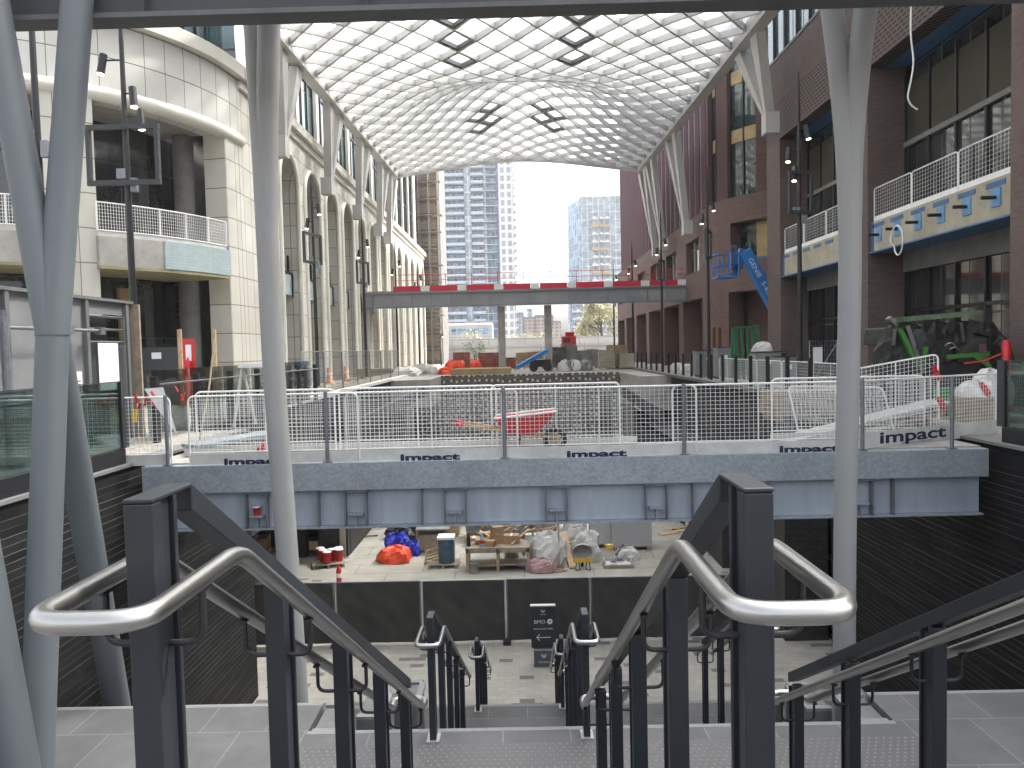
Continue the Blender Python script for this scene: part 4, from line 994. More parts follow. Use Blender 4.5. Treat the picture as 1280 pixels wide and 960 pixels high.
a = MB(); a.box((-8.6,14.31,S),(-8.55,15.74,2.24)); part('dark_interior', a, M['black'], r)
a = MB(); a.box((-8.115,13.72,.55),(-8.11,14.0,1.15)); r = solo('notice_board', a, M['paper'], 'small white notice with red lines on the hoarding beside the gate', 'notice')
a = MB()
for k in range(5): a.box((-8.108,13.76,.72+k*.06),(-8.106,13.96-.03*(k%2),.745+k*.06))
o = mesh_obj('red_lines', a, M['red'], V(r.location)); o.parent = r
r = thing('scaffold_rail', 'galvanised scaffold tube rail on an upright in front of the grey hoarding', 'rail', (-7.9,11.6,S))
a = MB(); a.tube([(-7.9,8,1.88),(-7.9,14.35,1.9)], .03, 10); part('rail_tube', a, M['galvpost'], r)
a = MB(); a.tube([(-7.85,11.55,S),(-7.85,11.55,2.15)], .06, 12); part('upright', a, M['galvpost'], r)
for q in ((-7.9,13.3,1.9),(-7.87,11.55,1.9),(-7.9,14.3,1.9)): a = MB(); a.cbox(q,(.13,.14,.14)); part('clamp', a, M['galvpost'], r)
a = MB(); a.box((-15.2,26.2,S),(-11.6,26.26,1.72)); 
solo('dark_hoarding', a, M['beamdark'], 'low black ribbed hoarding under the rounded terrace', 'hoarding')
a = MB(); q = at(194,445,26.1); a.box((q.x-.16,26.17,q.z-.1),(q.x+.17,26.19,q.z+.12)); solo('notice_board', a, M['paper'], 'small white notice on the black hoarding under the terrace', 'notice')
for px, lab in ((225,'bare timber stake left of the red extinguisher stand'),(268,'bare timber stake right of the red extinguisher stand')):
    q = at(px,430,25.8); a = MB(); a.box((q.x-.06,25.75,S),(q.x+.06,25.85,q.z+.5)); solo('timber_stake', a, M['wood'], lab, 'timber stake')
q = at(236,442,25.5); r = thing('extinguisher_stand', 'red fire extinguisher stand with white papers below the rounded terrace', 'extinguisher stand', (q.x,25.5,S))
a = MB(); a.box((q.x-.2,25.5,S),(q.x+.2,25.54,q.z+.5)); part('board', a, M['red'], r)
a = MB(); a.box((q.x-.1,25.48,q.z-.25),(q.x+.09,25.497,q.z+.3)); part('paper', a, M['paper'], r)
a = MB(); a.lathe((q.x+.02,25.36,q.z-.55), [(.07,0),(.08,.03),(.08,.3),(.03,.37),(.03,.42)], 12); part('extinguisher', a, M['red'], r)
# flap of white sheeting tied with red tape, trestle and ramp plates at the left bridge end
q = at(196,500,12.6); a = MB()
a.face([at(180,486,12.5),at(204,484,12.5),at(222,545,12.7),at(196,510,12.6)]); a.face([at(180,486,12.54),at(196,510,12.64),at(222,545,12.74),at(204,484,12.54)])
solo('white_sheet', a, M['paper'], 'white sheet hanging over the left end barrier', 'sheet')
for px, py, lab in ((172,500,'red tape knotted at the far left of the end barrier'),(186,500,'red tape fluttering over the white sheet'),(225,492,'red ribbon on the panes behind the left barrier'),(325,557,'red ribbon tied to the ramp plate left of the white column'),):
    q = at(px,py,11.85 if px<200 else 12.9); a = MB(); 
    for k in range(4): a.cbox(q+V((random.uniform(-.06,.06),random.uniform(-.03,.03),random.uniform(-.1,.1))),(.035,.015,.1),random.uniform(0,3),random.uniform(-.5,.5),random.uniform(-.8,.8))
    solo('red_tape', a, M['red'], lab, 'tape')
q = at(168,520,11.9); a = MB(); a.cbox(q,(.06,.04,.2),.2,.1,.1); solo('yellow_tag', a, M['yellow'], 'yellow tag hanging on the far left barrier', 'tag')
r = thing('ramp_plate', 'pale grey ramp plate lying on the deck left of the white column', 'ramp', at(290,560,13.4))
a = MB(); a.bar(at(236,558,13.0), at(338,541,14.2), .55, .06); part('plate', a, M['galv'], r)
a = MB(); a.bar(at(232,566,12.7), at(292,566,12.7), .12, .1); part('edge', a, M['alu'], r)
r = thing('trestle', 'white painted trestle standing among the loose glass panes', 'trestle', at(325,480,18))
a = MB(); p, q = at(300,457,18), at(345,456,18); a.bar(p,q,.3,.1); part('top', a, M['white'], r)
for px0, px1 in ((303,296),(303,312),(342,336),(342,349)):
    a = MB(); a.bar(at(px0,458,18), V((at(px1,480,18).x,18+(.3 if px1>px0 else -.3),S)), .06, .04); part('leg', a, M['whitedirty'], r)
a = MB(); a.tube([at(247,566,13.3), at(262,480,13.9), at(268,424,14.3)], .02, 6); solo('timber_pole', a, M['pallet'], 'thin timber pole leaning behind the left barriers', 'pole')
# low wall of paving stacks etc on the left street near the arches
for i, (px, py, w, d, h, mt, lab) in enumerate(((372,470,1.1,.8,.9,'grey_mach','grey tool cart on the left street by the first arch'),(345,470,.9,.8,.55,'whitedirty','pale stack of slabs on the left street behind the white column'),
    (412,466,.35,.3,1.0,'orange','orange and white traffic barrel left of the wire fences'),(433,468,.35,.3,.9,'orange','orange traffic barrel behind the wire fences'),(468,463,2.4,1,.5,'pallet','timber stack on the left street before the far arches'),
    (508,462,2.0,1.6,.6,'bag','white sheeted heap on the left street, nearer one'),(528,461,2.0,1.6,.7,'bag','white sheeted heap on the left street, farther one'))):
    D = 36+i*3.2; x = at(px,py,D).x; a = MB()
    if mt == 'bag': lump(a, (x,D,S), (w,d,h), i); solo('sheeted_heap', a, M['bag'], lab, 'heap')
    elif mt == 'orange':
        r = thing('traffic_barrel', lab, 'traffic barrel', (x,D,S)); a.lathe((x,D,S), [(.24,0),(.24,.05),(.17,.06),(.14,.85),(.09,.88)], 14); part('body', a, plain('pale_orange_plastic', (.5,.24,.12), .5, 0, .1) if i == 2 else bpy.data.materials['pale_orange_plastic'], r)
        b = MB(); b.lathe((x,D,S+.45), [(.162,0),(.156,.14)], 14); part('stripe', b, M['paper'], r)
    else:
        r = thing('slab_stack' if mt != 'grey_mach' else 'tool_cart', lab, 'stack' if mt != 'grey_mach' else 'cart', (x,D,S))
        for k in range(4): b = MB(); b.cbox((x+random.uniform(-.05,.05),D,S+.12+h*(k+.5)/4),(w,d,h/4-.02)); part('layer', b, M[mt], r)
        b = MB(); b.cbox((x-w*.35,D,S+.06),(.1,d,.12)); b.cbox((x+w*.35,D,S+.06),(.1,d,.12)); part('bearer', b, M['pallet'], r)
# ================================================================== lower level: privacy fence and things on the boarded floor
FD = 19.95; FZ = LV[3]
pxs = [313,420,527,633,738,845,952]
fx = [at(p,760,FD).x for p in pxs]
for i in range(6):
    x0, x1 = fx[i], fx[i+1]
    r = thing('privacy_fence', ORD[i]+' black meshed fence panel from the left across the lower plaza', 'fence', (x0,FD,FZ), 'black meshed fence panels on the lower plaza')
    zt = FZ+1.68
    a = MB(); a.tube([(x0+.03,FD,FZ),(x0+.03,FD,zt)], .025, 8); a.tube([(x1-.03,FD,FZ),(x1-.03,FD,zt)], .025, 8); a.tube([(x0+.03,FD,zt),(x1-.03,FD,zt)], .022, 8); part('frame', a, M['whitedirty'] if i in (2,) else M['galvpost'], r)
    a = MB(); nx_, nz_ = 36, 16
    for jx in range(nx_):
        for jz in range(nz_):
            P = lambda u, v: V((x0+.05+(x1-x0-.1)*u/nx_, FD-.03-.012*sin(u*.6+i)*sin(v*.45+i*2)-.008*sin(v*1.05+u*.5), FZ+.05+(zt-FZ-.06)*v/nz_))
            n = len(a.v); a.v += [P(jx,jz),P(jx+1,jz),P(jx+1,jz+1),P(jx,jz+1)]; a.f.append((n,n+1,n+2,n+3)); a.sm.append(True)
    part('mesh_cloth', a, M['cloth'], r)
    a = MB(); a.cbox((x0,FD,FZ+.05),(.2,.6,.1)); part('foot_block', a, M['black'], r)
# wayfinding sign
q = on(680,831,FZ); sx, sy = q.x, q.y; k = sy/950
r = thing('wayfinding_sign', 'charcoal free-standing sign with white arrow on a slate base, at the foot of the stair', 'sign', (sx,sy,FZ))
h1, h0, w1, w0 = 76*k, 23*k, 31*k, 25*k
a = MB(); a.box((sx-w0/2,sy-.14,FZ),(sx+w0/2,sy+.14,FZ+h0)); bs = part('base', a, M['sign_g'], r, .005)
a = MB(); a.box((sx-w1/2,sy-.05,FZ+h0+.004),(sx+w1/2,sy+.05,FZ+h1)); pn = part('panel', a, M['sign_d'], r, .004)
a = MB(); a.box((sx-w1/2-.01,sy-.07,FZ+h1+.002),(sx+w1/2+.01,sy+.07,FZ+h1+.03)); a.box((sx-w0/2-.02,sy-.15,FZ+h0-.03),(sx+w1/2,sy-.142,FZ+h0+.0)); part('top_strip', a, M['alu'], r)
fy = sy-.054
def label(txt, z, size, x=0, par=None, y=None, sc=1.0, b=0.0): return text_obj('lettering', txt, size, M['paper'], par or pn, facing((sx+x,y or fy,z)), sc, 'CENTER', .002, b)
def wmark(z, s, y, par):
    a = MB()
    for dx_, t, b in ((-1,1,.35),(-.62,1,0),(-.2,.75,-.15),(.2,.75,-.15),(.62,1,0),(1,1,.35)): a.bar((sx+dx_*s,y,z+t*s),(sx+dx_*s*.62,y,z+(b-.4)*s),.004,s*.16,(1,0,0))
    part('emblem', a, M['paper'], par)
Z = lambda py: FZ+(831-py)*k
wmark(Z(761.5), .05, fy, pn); label('THE WELL', Z(765.5), .035)
label('BMO', Z(776.5), .12, -.085, sc=1.1)
a = MB(); n = 20
a.tube([(sx+.165+.05*cos(2*pi*i/n), fy, Z(774.3)+.05*sin(2*pi*i/n)) for i in range(n)], .016, 8, closed=True)
a.bar((sx+.13,fy,Z(774.3)),(sx+.2,fy,Z(774.3)),.006,.012); a.bar((sx+.135,fy,Z(775.5)),(sx+.195,fy,Z(775.5)),.006,.01); part('emblem', a, M['paper'], pn)
label('BRANCH NOW OPEN', Z(784.3), .048)
a = MB(); zz = Z(794.5); a.bar((sx-.15,fy-.001,zz),(sx+.18,fy-.001,zz),.009,.016); a.bar((sx-.165,fy,zz),(sx-.09,fy,zz+.08),.006,.018); a.bar((sx-.165,fy+.001,zz),(sx-.09,fy+.001,zz-.08),.004,.018); part('arrow', a, M['paper'], pn)
wmark(Z(817.5), .065, sy-.144, bs); label('THE WELL', Z(825.5), .062, 0, bs, sy-.144)
# ---- helpers for the material piles
def pallet(name, lab, c, w, d, rz=0, group=None):
    r = thing(name, lab, 'pallet', c, group); MR = Matrix.Translation(c) @ Matrix.Rotation(rz,4,'Z')
    a = MB(); n = 6
    for i in range(n): q = MR @ V((0,(i+.5)/n*d-d/2,.125)); a.cbox(q,(w,d/n*.75,.022),rz)
    part('deck_board', a, M['pallet'], r)
    a = MB()
    for i in (-1,0,1): q = MR @ V((i*w*.45,0,.057)); a.cbox(q,(.09,d,.11),rz)
    part('bearer', a, M['pallet'], r); return r
def box_item(name, lab, cat, c, w, d, h, rz, mt, flaps=False, group=None, z=0):
    r = thing(name, lab, cat, c, group); a = MB(); a.cbox((c[0],c[1],c[2]+h/2),(w,d,h),rz); part('body', a, M[mt], r, .004)
    b = MB(); MR = Matrix.Translation(c) @ Matrix.Rotation(rz,4,'Z')
    if flaps:
        for s in (-1,1): b.hexa([MR@V(q) for q in [(s*w/2,-d/2,h+.002),(s*w/2,d/2,h+.002),(s*(w/2+.09),d/2,h+.07),(s*(w/2+.09),-d/2,h+.07),(s*w/2,-d/2,h+.01),(s*w/2,d/2,h+.01),(s*(w/2+.09),d/2,h+.078),(s*(w/2+.09),-d/2,h+.078)]])
        part('flap', b, M[mt], r)
    else:
        b.cbox(MR@V((0,0,h+.004)),(w*.14,d,.004),rz); part('tape', b, M['paper'], r)
    return r
def wrapped_stack(lab, c, w, d, h, mt, rz=0, rows=5, group=None, wrap=None):
    r = thing('pallet_stack', lab, 'pallet load', c, group); a = MB(); MR = Matrix.Translation(c) @ Matrix.Rotation(rz,4,'Z')
    for i in (-1,0,1): a.cbox(MR@V((i*w*.42,0,.06)),(.1,d,.12),rz)
    a.cbox(c+V((0,0,.13)) if isinstance(c,V) else V(c)+V((0,0,.13)),(w,d,.02),rz); part('pallet', a, M['pallet'], r)
    b = MB(); nx = max(2,int(w/.42))
    for j in range(rows):
        for i in range(nx):
            b.cbox(MR@V((-w/2+w*(i+.5)/nx+random.uniform(-.008,.008),random.uniform(-.01,.01),.142+h*(j+.5)/rows)),(w/nx-.015,d-.02,h/rows-.012),rz)
    part('blocks', b, M[mt], r)
    if wrap:
        b = MB(); b.cbox(MR@V((0,0,.16+h*.5)),(w+.03,d+.03,h+.02),rz); part('film', b, wrap, r)
    return r
film = NT('stretch_film'); film.set(.25); film.base((.6,.6,.61)); 
film.b.inputs['Alpha'].default_value = .55
_f = film.noise(3,5,film.pos()); film.bump(_f,.6,.03)
FZb = FZ+.004
# red pails on a pallet
c = on(411,706,FZb); pallet('pallet', 'weathered pallet carrying the red pails by the left recess', c, 1.15, 1.0, .25)
for i, (dx_, dy_) in enumerate(((-.38,.3),(.3,.32),(-.2,.0),(.1,.1),(.02,-.28),(.38,.05))):
    pail('pail', (c.x+dx_, c.y+dy_, FZb+.138), .15, .42, M['red'], 'red pail with white lid on the pallet, '+['back left corner','back right corner','middle left','middle of the group','front and nearest','right edge'][i], 'pail', 'red pails on the pallet')
c = on(424,727,FZb); r = thing('fire_extinguisher', 'red and white fire extinguisher on the boarded floor just behind the fence', 'fire extinguisher', (c.x,c.y,FZb))
a = MB(); a.lathe((c.x,c.y,FZb), [(.085,0),(.09,.03),(.09,.42),(.05,.5),(.03,.52),(.03,.6)], 12); part('body', a, M['red'], r); a = MB(); a.lathe((c.x,c.y,FZb+.15), [(.093,0),(.093,.15)], 12); part('label_band', a, M['paper'], r)
# tarps
def tarp(lab, px, py, w, d, h, mt, seed, name='tarp', rough=.16):
    c = on(px,py,FZb); a = MB(); lump(a, c, (w,d,h), seed, rough, 22); return solo(name, a, M[mt], lab, 'tarp' if name == 'tarp' else 'bag')
tarp('bright orange tarp bundled over a low pile', 494, 701, 1.25, 1.0, .55, 'orange', 3)
tarp('crumpled blue tarp lying behind the orange tarp', 497, 688, 1.0, .8, .62, 'blue', 5, rough=.3)
tarp('small piece of blue tarp right of the orange tarp', 517, 694, .45, .5, .5, 'blue', 6, rough=.3)
tarp('black plastic sheet heaped under the footbridge girder', 508, 671, 1.5, 1.2, .6, 'bagdark', 8, rough=.3)
# grey board cabinet, drum, crate
c = on(541,692,FZb); r = thing('work_table', 'timber bench with a grey board top behind the blue drum', 'work table', c)
a = MB(); a.cbox((c.x,c.y+.5,FZb+.92),(1.3,1.0,.05)); part('top', a, M['grey_mach'], r)
for sx_ in (-.58,.58):
    for sy_ in (.08,.92): a = MB(); a.box((c.x+sx_-.04,c.y+sy_-.04,FZb),(c.x+sx_+.04,c.y+sy_+.04,FZb+.894)); part('leg', a, M['pallet'], r)
a = MB(); a.box((c.x-.53,c.y+.12,FZb+.08),(c.x+.53,c.y+.88,FZb+.7)); part('side_panel', a, M['pallet'], r)
c = on(558,709,FZb); pallet('pallet', 'grey pallet under the blue drum', c+V((-.1,.25,0)), 1.1, .9, 0)
r = thing('drum', 'blue-grey steel drum with a white lid standing on a pallet', 'drum', (c.x,c.y+.2,FZb+.14)); cc = (c.x,c.y+.2,FZb+.138)
a = MB(); a.lathe(cc, [(.29,0),(.3,.02),(.3,.3),(.31,.32),(.3,.34),(.3,.6),(.31,.62),(.3,.64),(.3,.86)], 24); part('body', a, M['drum'], r)
a = MB(); a.cbox((cc[0],cc[1],cc[2]+.92),(.62,.62,.1)); part('lid', a, M['paper'], r, .02)
c = on(541,706,FZb); r = thing('slatted_crate', 'small slatted timber crate tipped against the drum pallet', 'crate', c)
a = MB()
for i in range(5): a.bar(c+V((-.3,.02+.05*i,.06+.09*i)), c+V((.25,.1+.05*i,.2+.09*i)), .03, .07)
part('slat', a, M['wood'], r); a = MB(); a.bar(c+V((-.3,0,.02)),c+V((-.2,.3,.5)),.05,.05); a.bar(c+V((.22,.05,.12)),c+V((.28,.33,.64)),.05,.05); part('side_rail', a, M['pallet'], r)
# workbench with clutter
c0, c1 = on(582,717,FZb), on(663,715,FZb); bx0, bx1, by = c0.x, c1.x, c0.y+.1
r = thing('workbench', 'long timber workbench loaded with boxes and bottles in the middle of the pile', 'workbench', ((bx0+bx1)/2, by+.45, FZb)); TZ = FZb+.86
a = MB()
for i in range(4): a.box((bx0,by+.24*i,TZ-.05),(bx1,by+.24*i+.23,TZ)); 
part('top', a, M['pallet'], r)
for x in (bx0+.06,(bx0+bx1)/2,bx1-.06):
    for y in (by+.05,by+.9): a = MB(); a.box((x-.05,y-.05,FZb),(x+.05,y+.05,TZ-.052)); part('leg', a, M['wood'], r)
a = MB(); a.box((bx0+.02,by+.0,TZ-.18),(bx1-.02,by+.03,TZ-.052)); a.box((bx0+.1,by+.1,FZb+.2),(bx1-.1,by+.85,FZb+.24)); part('shelf', a, M['pallet'], r)
def tpt(px, yy=.45): return V((at(px,690,by+yy).x, by+yy, TZ+.002))
for i, (px, yy, w, d, h, rz, fl, lab) in enumerate(((602,.6,.4,.3,.16,.2,True,'low open cardboard box at the middle of the workbench'),(612,.3,.42,.3,.2,-.3,True,'crushed cardboard box at the front of the workbench'),
      (622,.75,.5,.4,.34,.1,False,'large taped cardboard box at the back right of the workbench'),(640,.65,.55,.4,.3,-.1,False,'brown cardboard box at the right end of the workbench'))):
    box_item('cardboard_box', lab, 'box', tpt(px,yy), w, d, h, rz, 'card', fl)
p = tpt(622,.75)+V((0,0,.345)); box_item('cardboard_box', 'small carton stacked on top of the large taped box', 'box', p, .4, .34, .24, .35, 'card', True)
r = thing('bottle', 'dark brown bottle on the left end of the workbench', 'bottle', tpt(586,.3)); q = tpt(586,.3); a = MB(); a.lathe(q, [(.07,0),(.075,.02),(.075,.3),(.03,.4),(.03,.48)], 14); part('body', a, M['grime'], r); a = MB(); a.lathe((q.x,q.y,q.z+.482), [(.034,0),(.034,.05)], 10); part('cap', a, M['pallet'], r)
r = thing('spray_bottle', 'pale blue spray bottle with red label on the workbench', 'bottle', tpt(603,.2)); q = tpt(603,.2); a = MB(); a.lathe(q, [(.09,0),(.095,.03),(.08,.28),(.035,.38),(.035,.45)], 14); part('body', a, plain('pale_blue_plastic', (.3,.45,.6), .4, 0, .2), r); a = MB(); a.cbox((q.x-.02,q.y,q.z+.49),(.12,.05,.07)); part('trigger', a, M['paper'], r); a = MB(); a.lathe((q.x,q.y,q.z+.12), [(.0935,0),(.089,.12)], 14); part('label_band', a, M['red'], r)
c = on(593,717,FZb)+V((0,.05,0)); pail('bucket', (c.x,c.y,FZb), .16, .36, M['conc'], 'grey plaster bucket under the workbench', 'bucket', None, M['conc_d'])
tarp('white rag bundle hanging at the right end of the workbench', 640, 703, .5, .5, .9, 'bag', 21, 'rag_bundle', .3)
# bags, boards, wheelbarrow
tarp('large dirty white rubble sack slumped right of the workbench', 686, 706, 1.35, 1.1, 1.15, 'bag', 11, 'rubble_sack', .2)
tarp('grey bag with faded red print in front of the rubble sack', 678, 714, 1.1, .6, .5, 'redgrey', 12, 'sack', .2) if 'redgrey' in M else None
M['redgrey'] = plain('faded_red_print_bag', (.38,.24,.24), .7, 0, .5, 14)
tarp('grey bag with faded red print in front of the rubble sack', 678, 714, 1.1, .6, .45, 'redgrey', 12, 'sack', .2)
tarp('white rubble sack behind the yellow wheelbarrow', 733, 699, 1.0, .9, 1.0, 'bag', 13, 'rubble_sack', .25)
tarp('far white rubble sack against the wrapped stack', 712, 684, 1.2, 1.1, 1.0, 'bag', 14, 'rubble_sack', .25)
tarp('low grey sack at the right end of the pile near the tool tray', 783, 699, .9, .6, .4, 'bag', 15, 'sack', .2)
c = on(729,713,FZb); 
r = thing('wheelbarrow', 'yellow wheelbarrow tipped up to show its pale tub, at the front of the pile', 'wheelbarrow', c)
a = MB(); cc = c+V((0,.12,.62)); n = 22
ring = lambda rx, rz, dy_: [cc+V((rx*cos(2*pi*i/n), dy_+.25*rz*sin(2*pi*i/n)*.0, rz*sin(2*pi*i/n)*.9)) for i in range(n)]
R0, R1, R2_ = ring(.36,.3,0), ring(.3,.24,.16), ring(.16,.12,.24)
for A_, B_ in ((R0,R1),(R1,R2_)):
    for i in range(n): a.face([A_[i],A_[(i+1)%n],B_[(i+1)%n],B_[i]], True)
a.face(R2_); part('tub', a, M['conc'], r)
a = MB(); a.tube(R0, .03, 8, closed=True); part('rim', a, M['alu'], r)
a = MB(); 
a.bar(c+V((-.34,.06,.34)), c+V((.34,.06,.34)), .06, .14); part('yellow_frame', a, M['yellow'], r)
for s in (-1,1): a = MB(); a.tube(bend([c+V((s*.22,.08,.3)),c+V((s*.26,-.02,.0)),c+V((s*.1,.1,.0)),c+V((s*.14,.3,.25))],.05), .018, 8); part('leg', a, M['black'], r)
a = MB(); a.tube([c+V((0,.5+.17*cos(t*pi/9),.2+.17*sin(t*pi/9))) for t in range(18)], .05, 8, closed=True); part('wheel', a, M['black'], r)
def plank(lab, p, q, w, h, mt='wood', name='plank'):
    a = MB(); a.bar(p, q, w, h); return solo(name, a, M[mt], lab, 'plank')
g = lambda px, py, z=0: on(px,py,FZb)+V((0,0,z))
plank('broad pale plank leaning left of the yellow wheelbarrow', g(716,711,.03), g(702,690,.75), .22, .04, 'wood')
plank('short pale offcut leaning behind the wheelbarrow tub', g(713,700,.1), g(705,690,.8), .2, .04, 'wood')
plank('upright batten standing in front of the rubble sack', g(699,712), g(699,709,1.55), .06, .05, 'pallet')
plank('batten slanting over the right end of the workbench', g(640,712,.9), g(662,704,1.25), .07, .05, 'wood')
plank('white offcut hanging over the workbench end', g(655,712,.5), g(656,710,1.0), .12, .04, 'whitedirty')
for i, (x0, y0, x1, y1) in enumerate(((690,714,706,712),(694,716,709,714),(700,711,690,716))): plank(['short stick lying at the foot of the batten','second short stick near the fence below the rubble sack','crossed stick on the floor by the printed bag'][i], g(x0,y0,.03), g(x1,y1,.05), .06, .04)
for i, (px, py, dx_) in enumerate(((716,672,.05),(722,671,.12),(727,672,-.02),(734,674,.1))):
    plank(['leftmost','second','third','rightmost'][i]+' white trim strip standing upright in the pile', g(px,py+16), g(px,py+8,1.5)+V((dx_,.3,0)), .07, .05, 'paper', 'trim_strip')
for i, (px, py, rz) in enumerate(((836,667,.5),(846,661,.8),(853,664,-.3))):
    c = g(px,py,.02); a = MB(); a.cbox(c,(.9,.35,.03),rz); solo('loose_board', a, M['wood'], ['loose pale board on the floor, nearest of the three on the right','loose pale board on the floor, middle of the three on the right','loose pale board on the floor, rightmost of the three'][i], 'board')
# tool tray and yellow case
c = g(772,708); r = thing('tool_tray', 'white tray full of tools on a low pallet at the right end of the pile', 'tray', c)
a = MB(); a.cbox(c+V((0,0,.12)),(.98,.5,.04)); part('tray', a, M['whitedirty'], r)
a = MB(); a.cbox(c+V((-.47,0,.2)),(.04,.5,.12)); a.cbox(c+V((.47,0,.2)),(.04,.5,.12)); a.cbox(c+V((0,.24,.2)),(.9,.03,.12)); part('edge', a, M['alu'], r)
a = MB()
for i in range(9): p = c+V((random.uniform(-.4,.4),random.uniform(-.15,.2),.16)); a.bar(p,p+V((random.uniform(-.3,.3),random.uniform(-.1,.1),random.uniform(0,.12))),.03,.03)
part('tools', a, M['steel_dull'], r)
a = MB(); a.cbox(c+V((0,0,.05)),(1.02,.55,.09)); part('base', a, M['pallet'], r)
c = g(762,699); box_item('tool_case', 'small yellow tool case on the heap of sacks', 'case', c+V((0,.1,.36)), .28, .2, .16, .1, 'yellow')
plank('dark grey level lying across the tool tray', g(770,702,.25), g(779,697,.5), .06, .05, 'black', 'spirit_level')
c = g(488,724); r = thing('cutoff_saw', 'orange and black cut-off saw on the floor behind the fence', 'power tool', (c.x,21.0,FZb)); c = V((c.x,21.0,FZb))
for j in range(1):
    zt_ = .02
    a = MB(); a.cbox(c+V((-.08,0,zt_+.12)),(.3,.2,.22),.2,0,.1); part('engine', a, M['orange'], r); a = MB(); a.tube(bend([c+V((-.25,0,zt_+.08)),c+V((-.3,0,zt_+.3)),c+V((.05,0,zt_+.34)),c+V((.1,0,zt_+.1))],.06), .022, 8); part('handle', a, M['red'], r)
    a = MB(); a.tube([c+V((.22,-.02,zt_+.12)),c+V((.22,.02,zt_+.12))], .16, 18); part('disc', a, M['grime'], r)
# wrapped stacks, packs of board further back
wrapped_stack('film-wrapped grey block stack at the right of the pile, taller one', g(790,688,0)+V((0,.6,0)), 1.5, 1.2, 1.45, 'conc', 0, 5, None, film.m)
wrapped_stack('film-wrapped pale block stack left of the taller wrapped stack', g(757,686,0)+V((0,.7,0)), 1.1, 1.1, 1.15, 'whitedirty', 0, 4, None, film.m)
wrapped_stack('pack of grey boards behind the workbench', g(606,676,0)+V((0,.5,0)), 1.5, 1.1, .9, 'grey_mach', 0, 7)
wrapped_stack('pack of brown boards behind the grey bench', g(552,671,0)+V((0,.5,0)), 1.5, 1.1, .8, 'wood', 0, 6)
wrapped_stack('stack of loose slabs behind the rubble sack', g(672,680,0)+V((0,.5,0)), 1.3, 1.1, 1.0, 'pallet', .1, 6)
wrapped_stack('stack of pale slabs in the middle of the pile', g(700,674,0)+V((0,.6,0)), 1.3, 1.1, 1.1, 'whitedirty', -.1, 6)
wrapped_stack('grey block stack behind the cardboard boxes', g(640,672,0)+V((0,.6,0)), 1.2, 1.1, 1.0, 'conc', 0, 5)
for i, (px, py, w, h) in enumerate(((665,676,.6,.4),(681,670,.5,.5),(612,682,.5,.5),(592,684,.6,.35),(655,690,.45,.4))):
    box_item('cardboard_box', ['cardboard box on the slabs behind the rubble sack','cardboard box topmost behind the rubble sack','upright carton behind the workbench','flat carton behind the spray bottle','brown carton on the floor right of the workbench'][i], 'box', g(px,py,0)+V((0,.2,1.1 if i in (0,1) else 0.0)), w, .4, h, random.uniform(-.5,.5), 'card', i % 2 == 0)
tools = ['card','wood','whitedirty','pallet','grey_mach','conc']
spots = [(600,668),(628,666),(576,668),(590,674),(656,682),(664,668),(690,664),(704,668),(668,692),(724,664),(745,672),(612,671)]
where = ['behind the far left boxes','behind the large carton','beside the brown board pack','beside the grey board pack','right of the brown carton','above the loose slabs','behind the slab stacks','between the slab stacks','behind the printed bag','behind the trim strips','left of the wrapped stacks','behind the workbench middle']
for i, (px, py) in enumerate(spots):
    q = g(px,py,random.choice((0,.5,.9))); box_item('carton' if i % 3 else 'crate', 'small '+['brown','timber','white','weathered','grey','pale grey'][i % 6]+' pack in the material pile, '+where[i], 'pack', q, random.uniform(.35,.75), random.uniform(.3,.5), random.uniform(.25,.6), random.uniform(-.6,.6), tools[i % 6], i % 2 == 0)
for i in range(60):   # splintered offcuts thrown over the pile
    px, py = random.uniform(600,745), random.uniform(672,706); p = g(px,py,random.uniform(.3,1.25)); an = random.uniform(0,pi); L = random.uniform(.25,.7)
    q = p+V((cos(an)*L,random.uniform(-.2,.2),sin(an)*L*.6))
    if i == 0: off = MB()
    off.bar(p, q, random.uniform(.03,.12), random.uniform(.02,.05))
tag(solo('timber_offcuts', off, M['wood'], 'splintered timber offcuts strewn over the material pile', 'offcuts'), kind='stuff')
c = g(450,672); plank('green handled tool lying on the boards at the left', c+V((0,0,.05)), c+V((.75,.1,.05)), .06, .05, 'green', 'hand_tool')
a = MB(); a.box((-7.0,28.55,FZb),(-6.78,28.6,FZb+2.2)); solo('loose_board', a, M['conc_y'], 'tall pale board standing on end beside the red pails', 'board')
a = MB(); q = at(392,682,28.65); a.box((q.x-.17,28.64,q.z-.17),(q.x+.17,28.68,q.z+.17)); solo('socket_box', a, M['ply'], 'small plywood square on the brick wall in the left recess', 'box')
for i,(px,py,w,h,mt) in enumerate(((322,712,.9,1.2,'card'),(338,716,.7,.8,'pallet'))):
    c = on(px,py,FZ); box_item('storage_box', ['brown crate in the dark left recess','weathered crate in the dark left recess, nearer the column'][i], 'crate', c, w, .8, h, .2, mt)
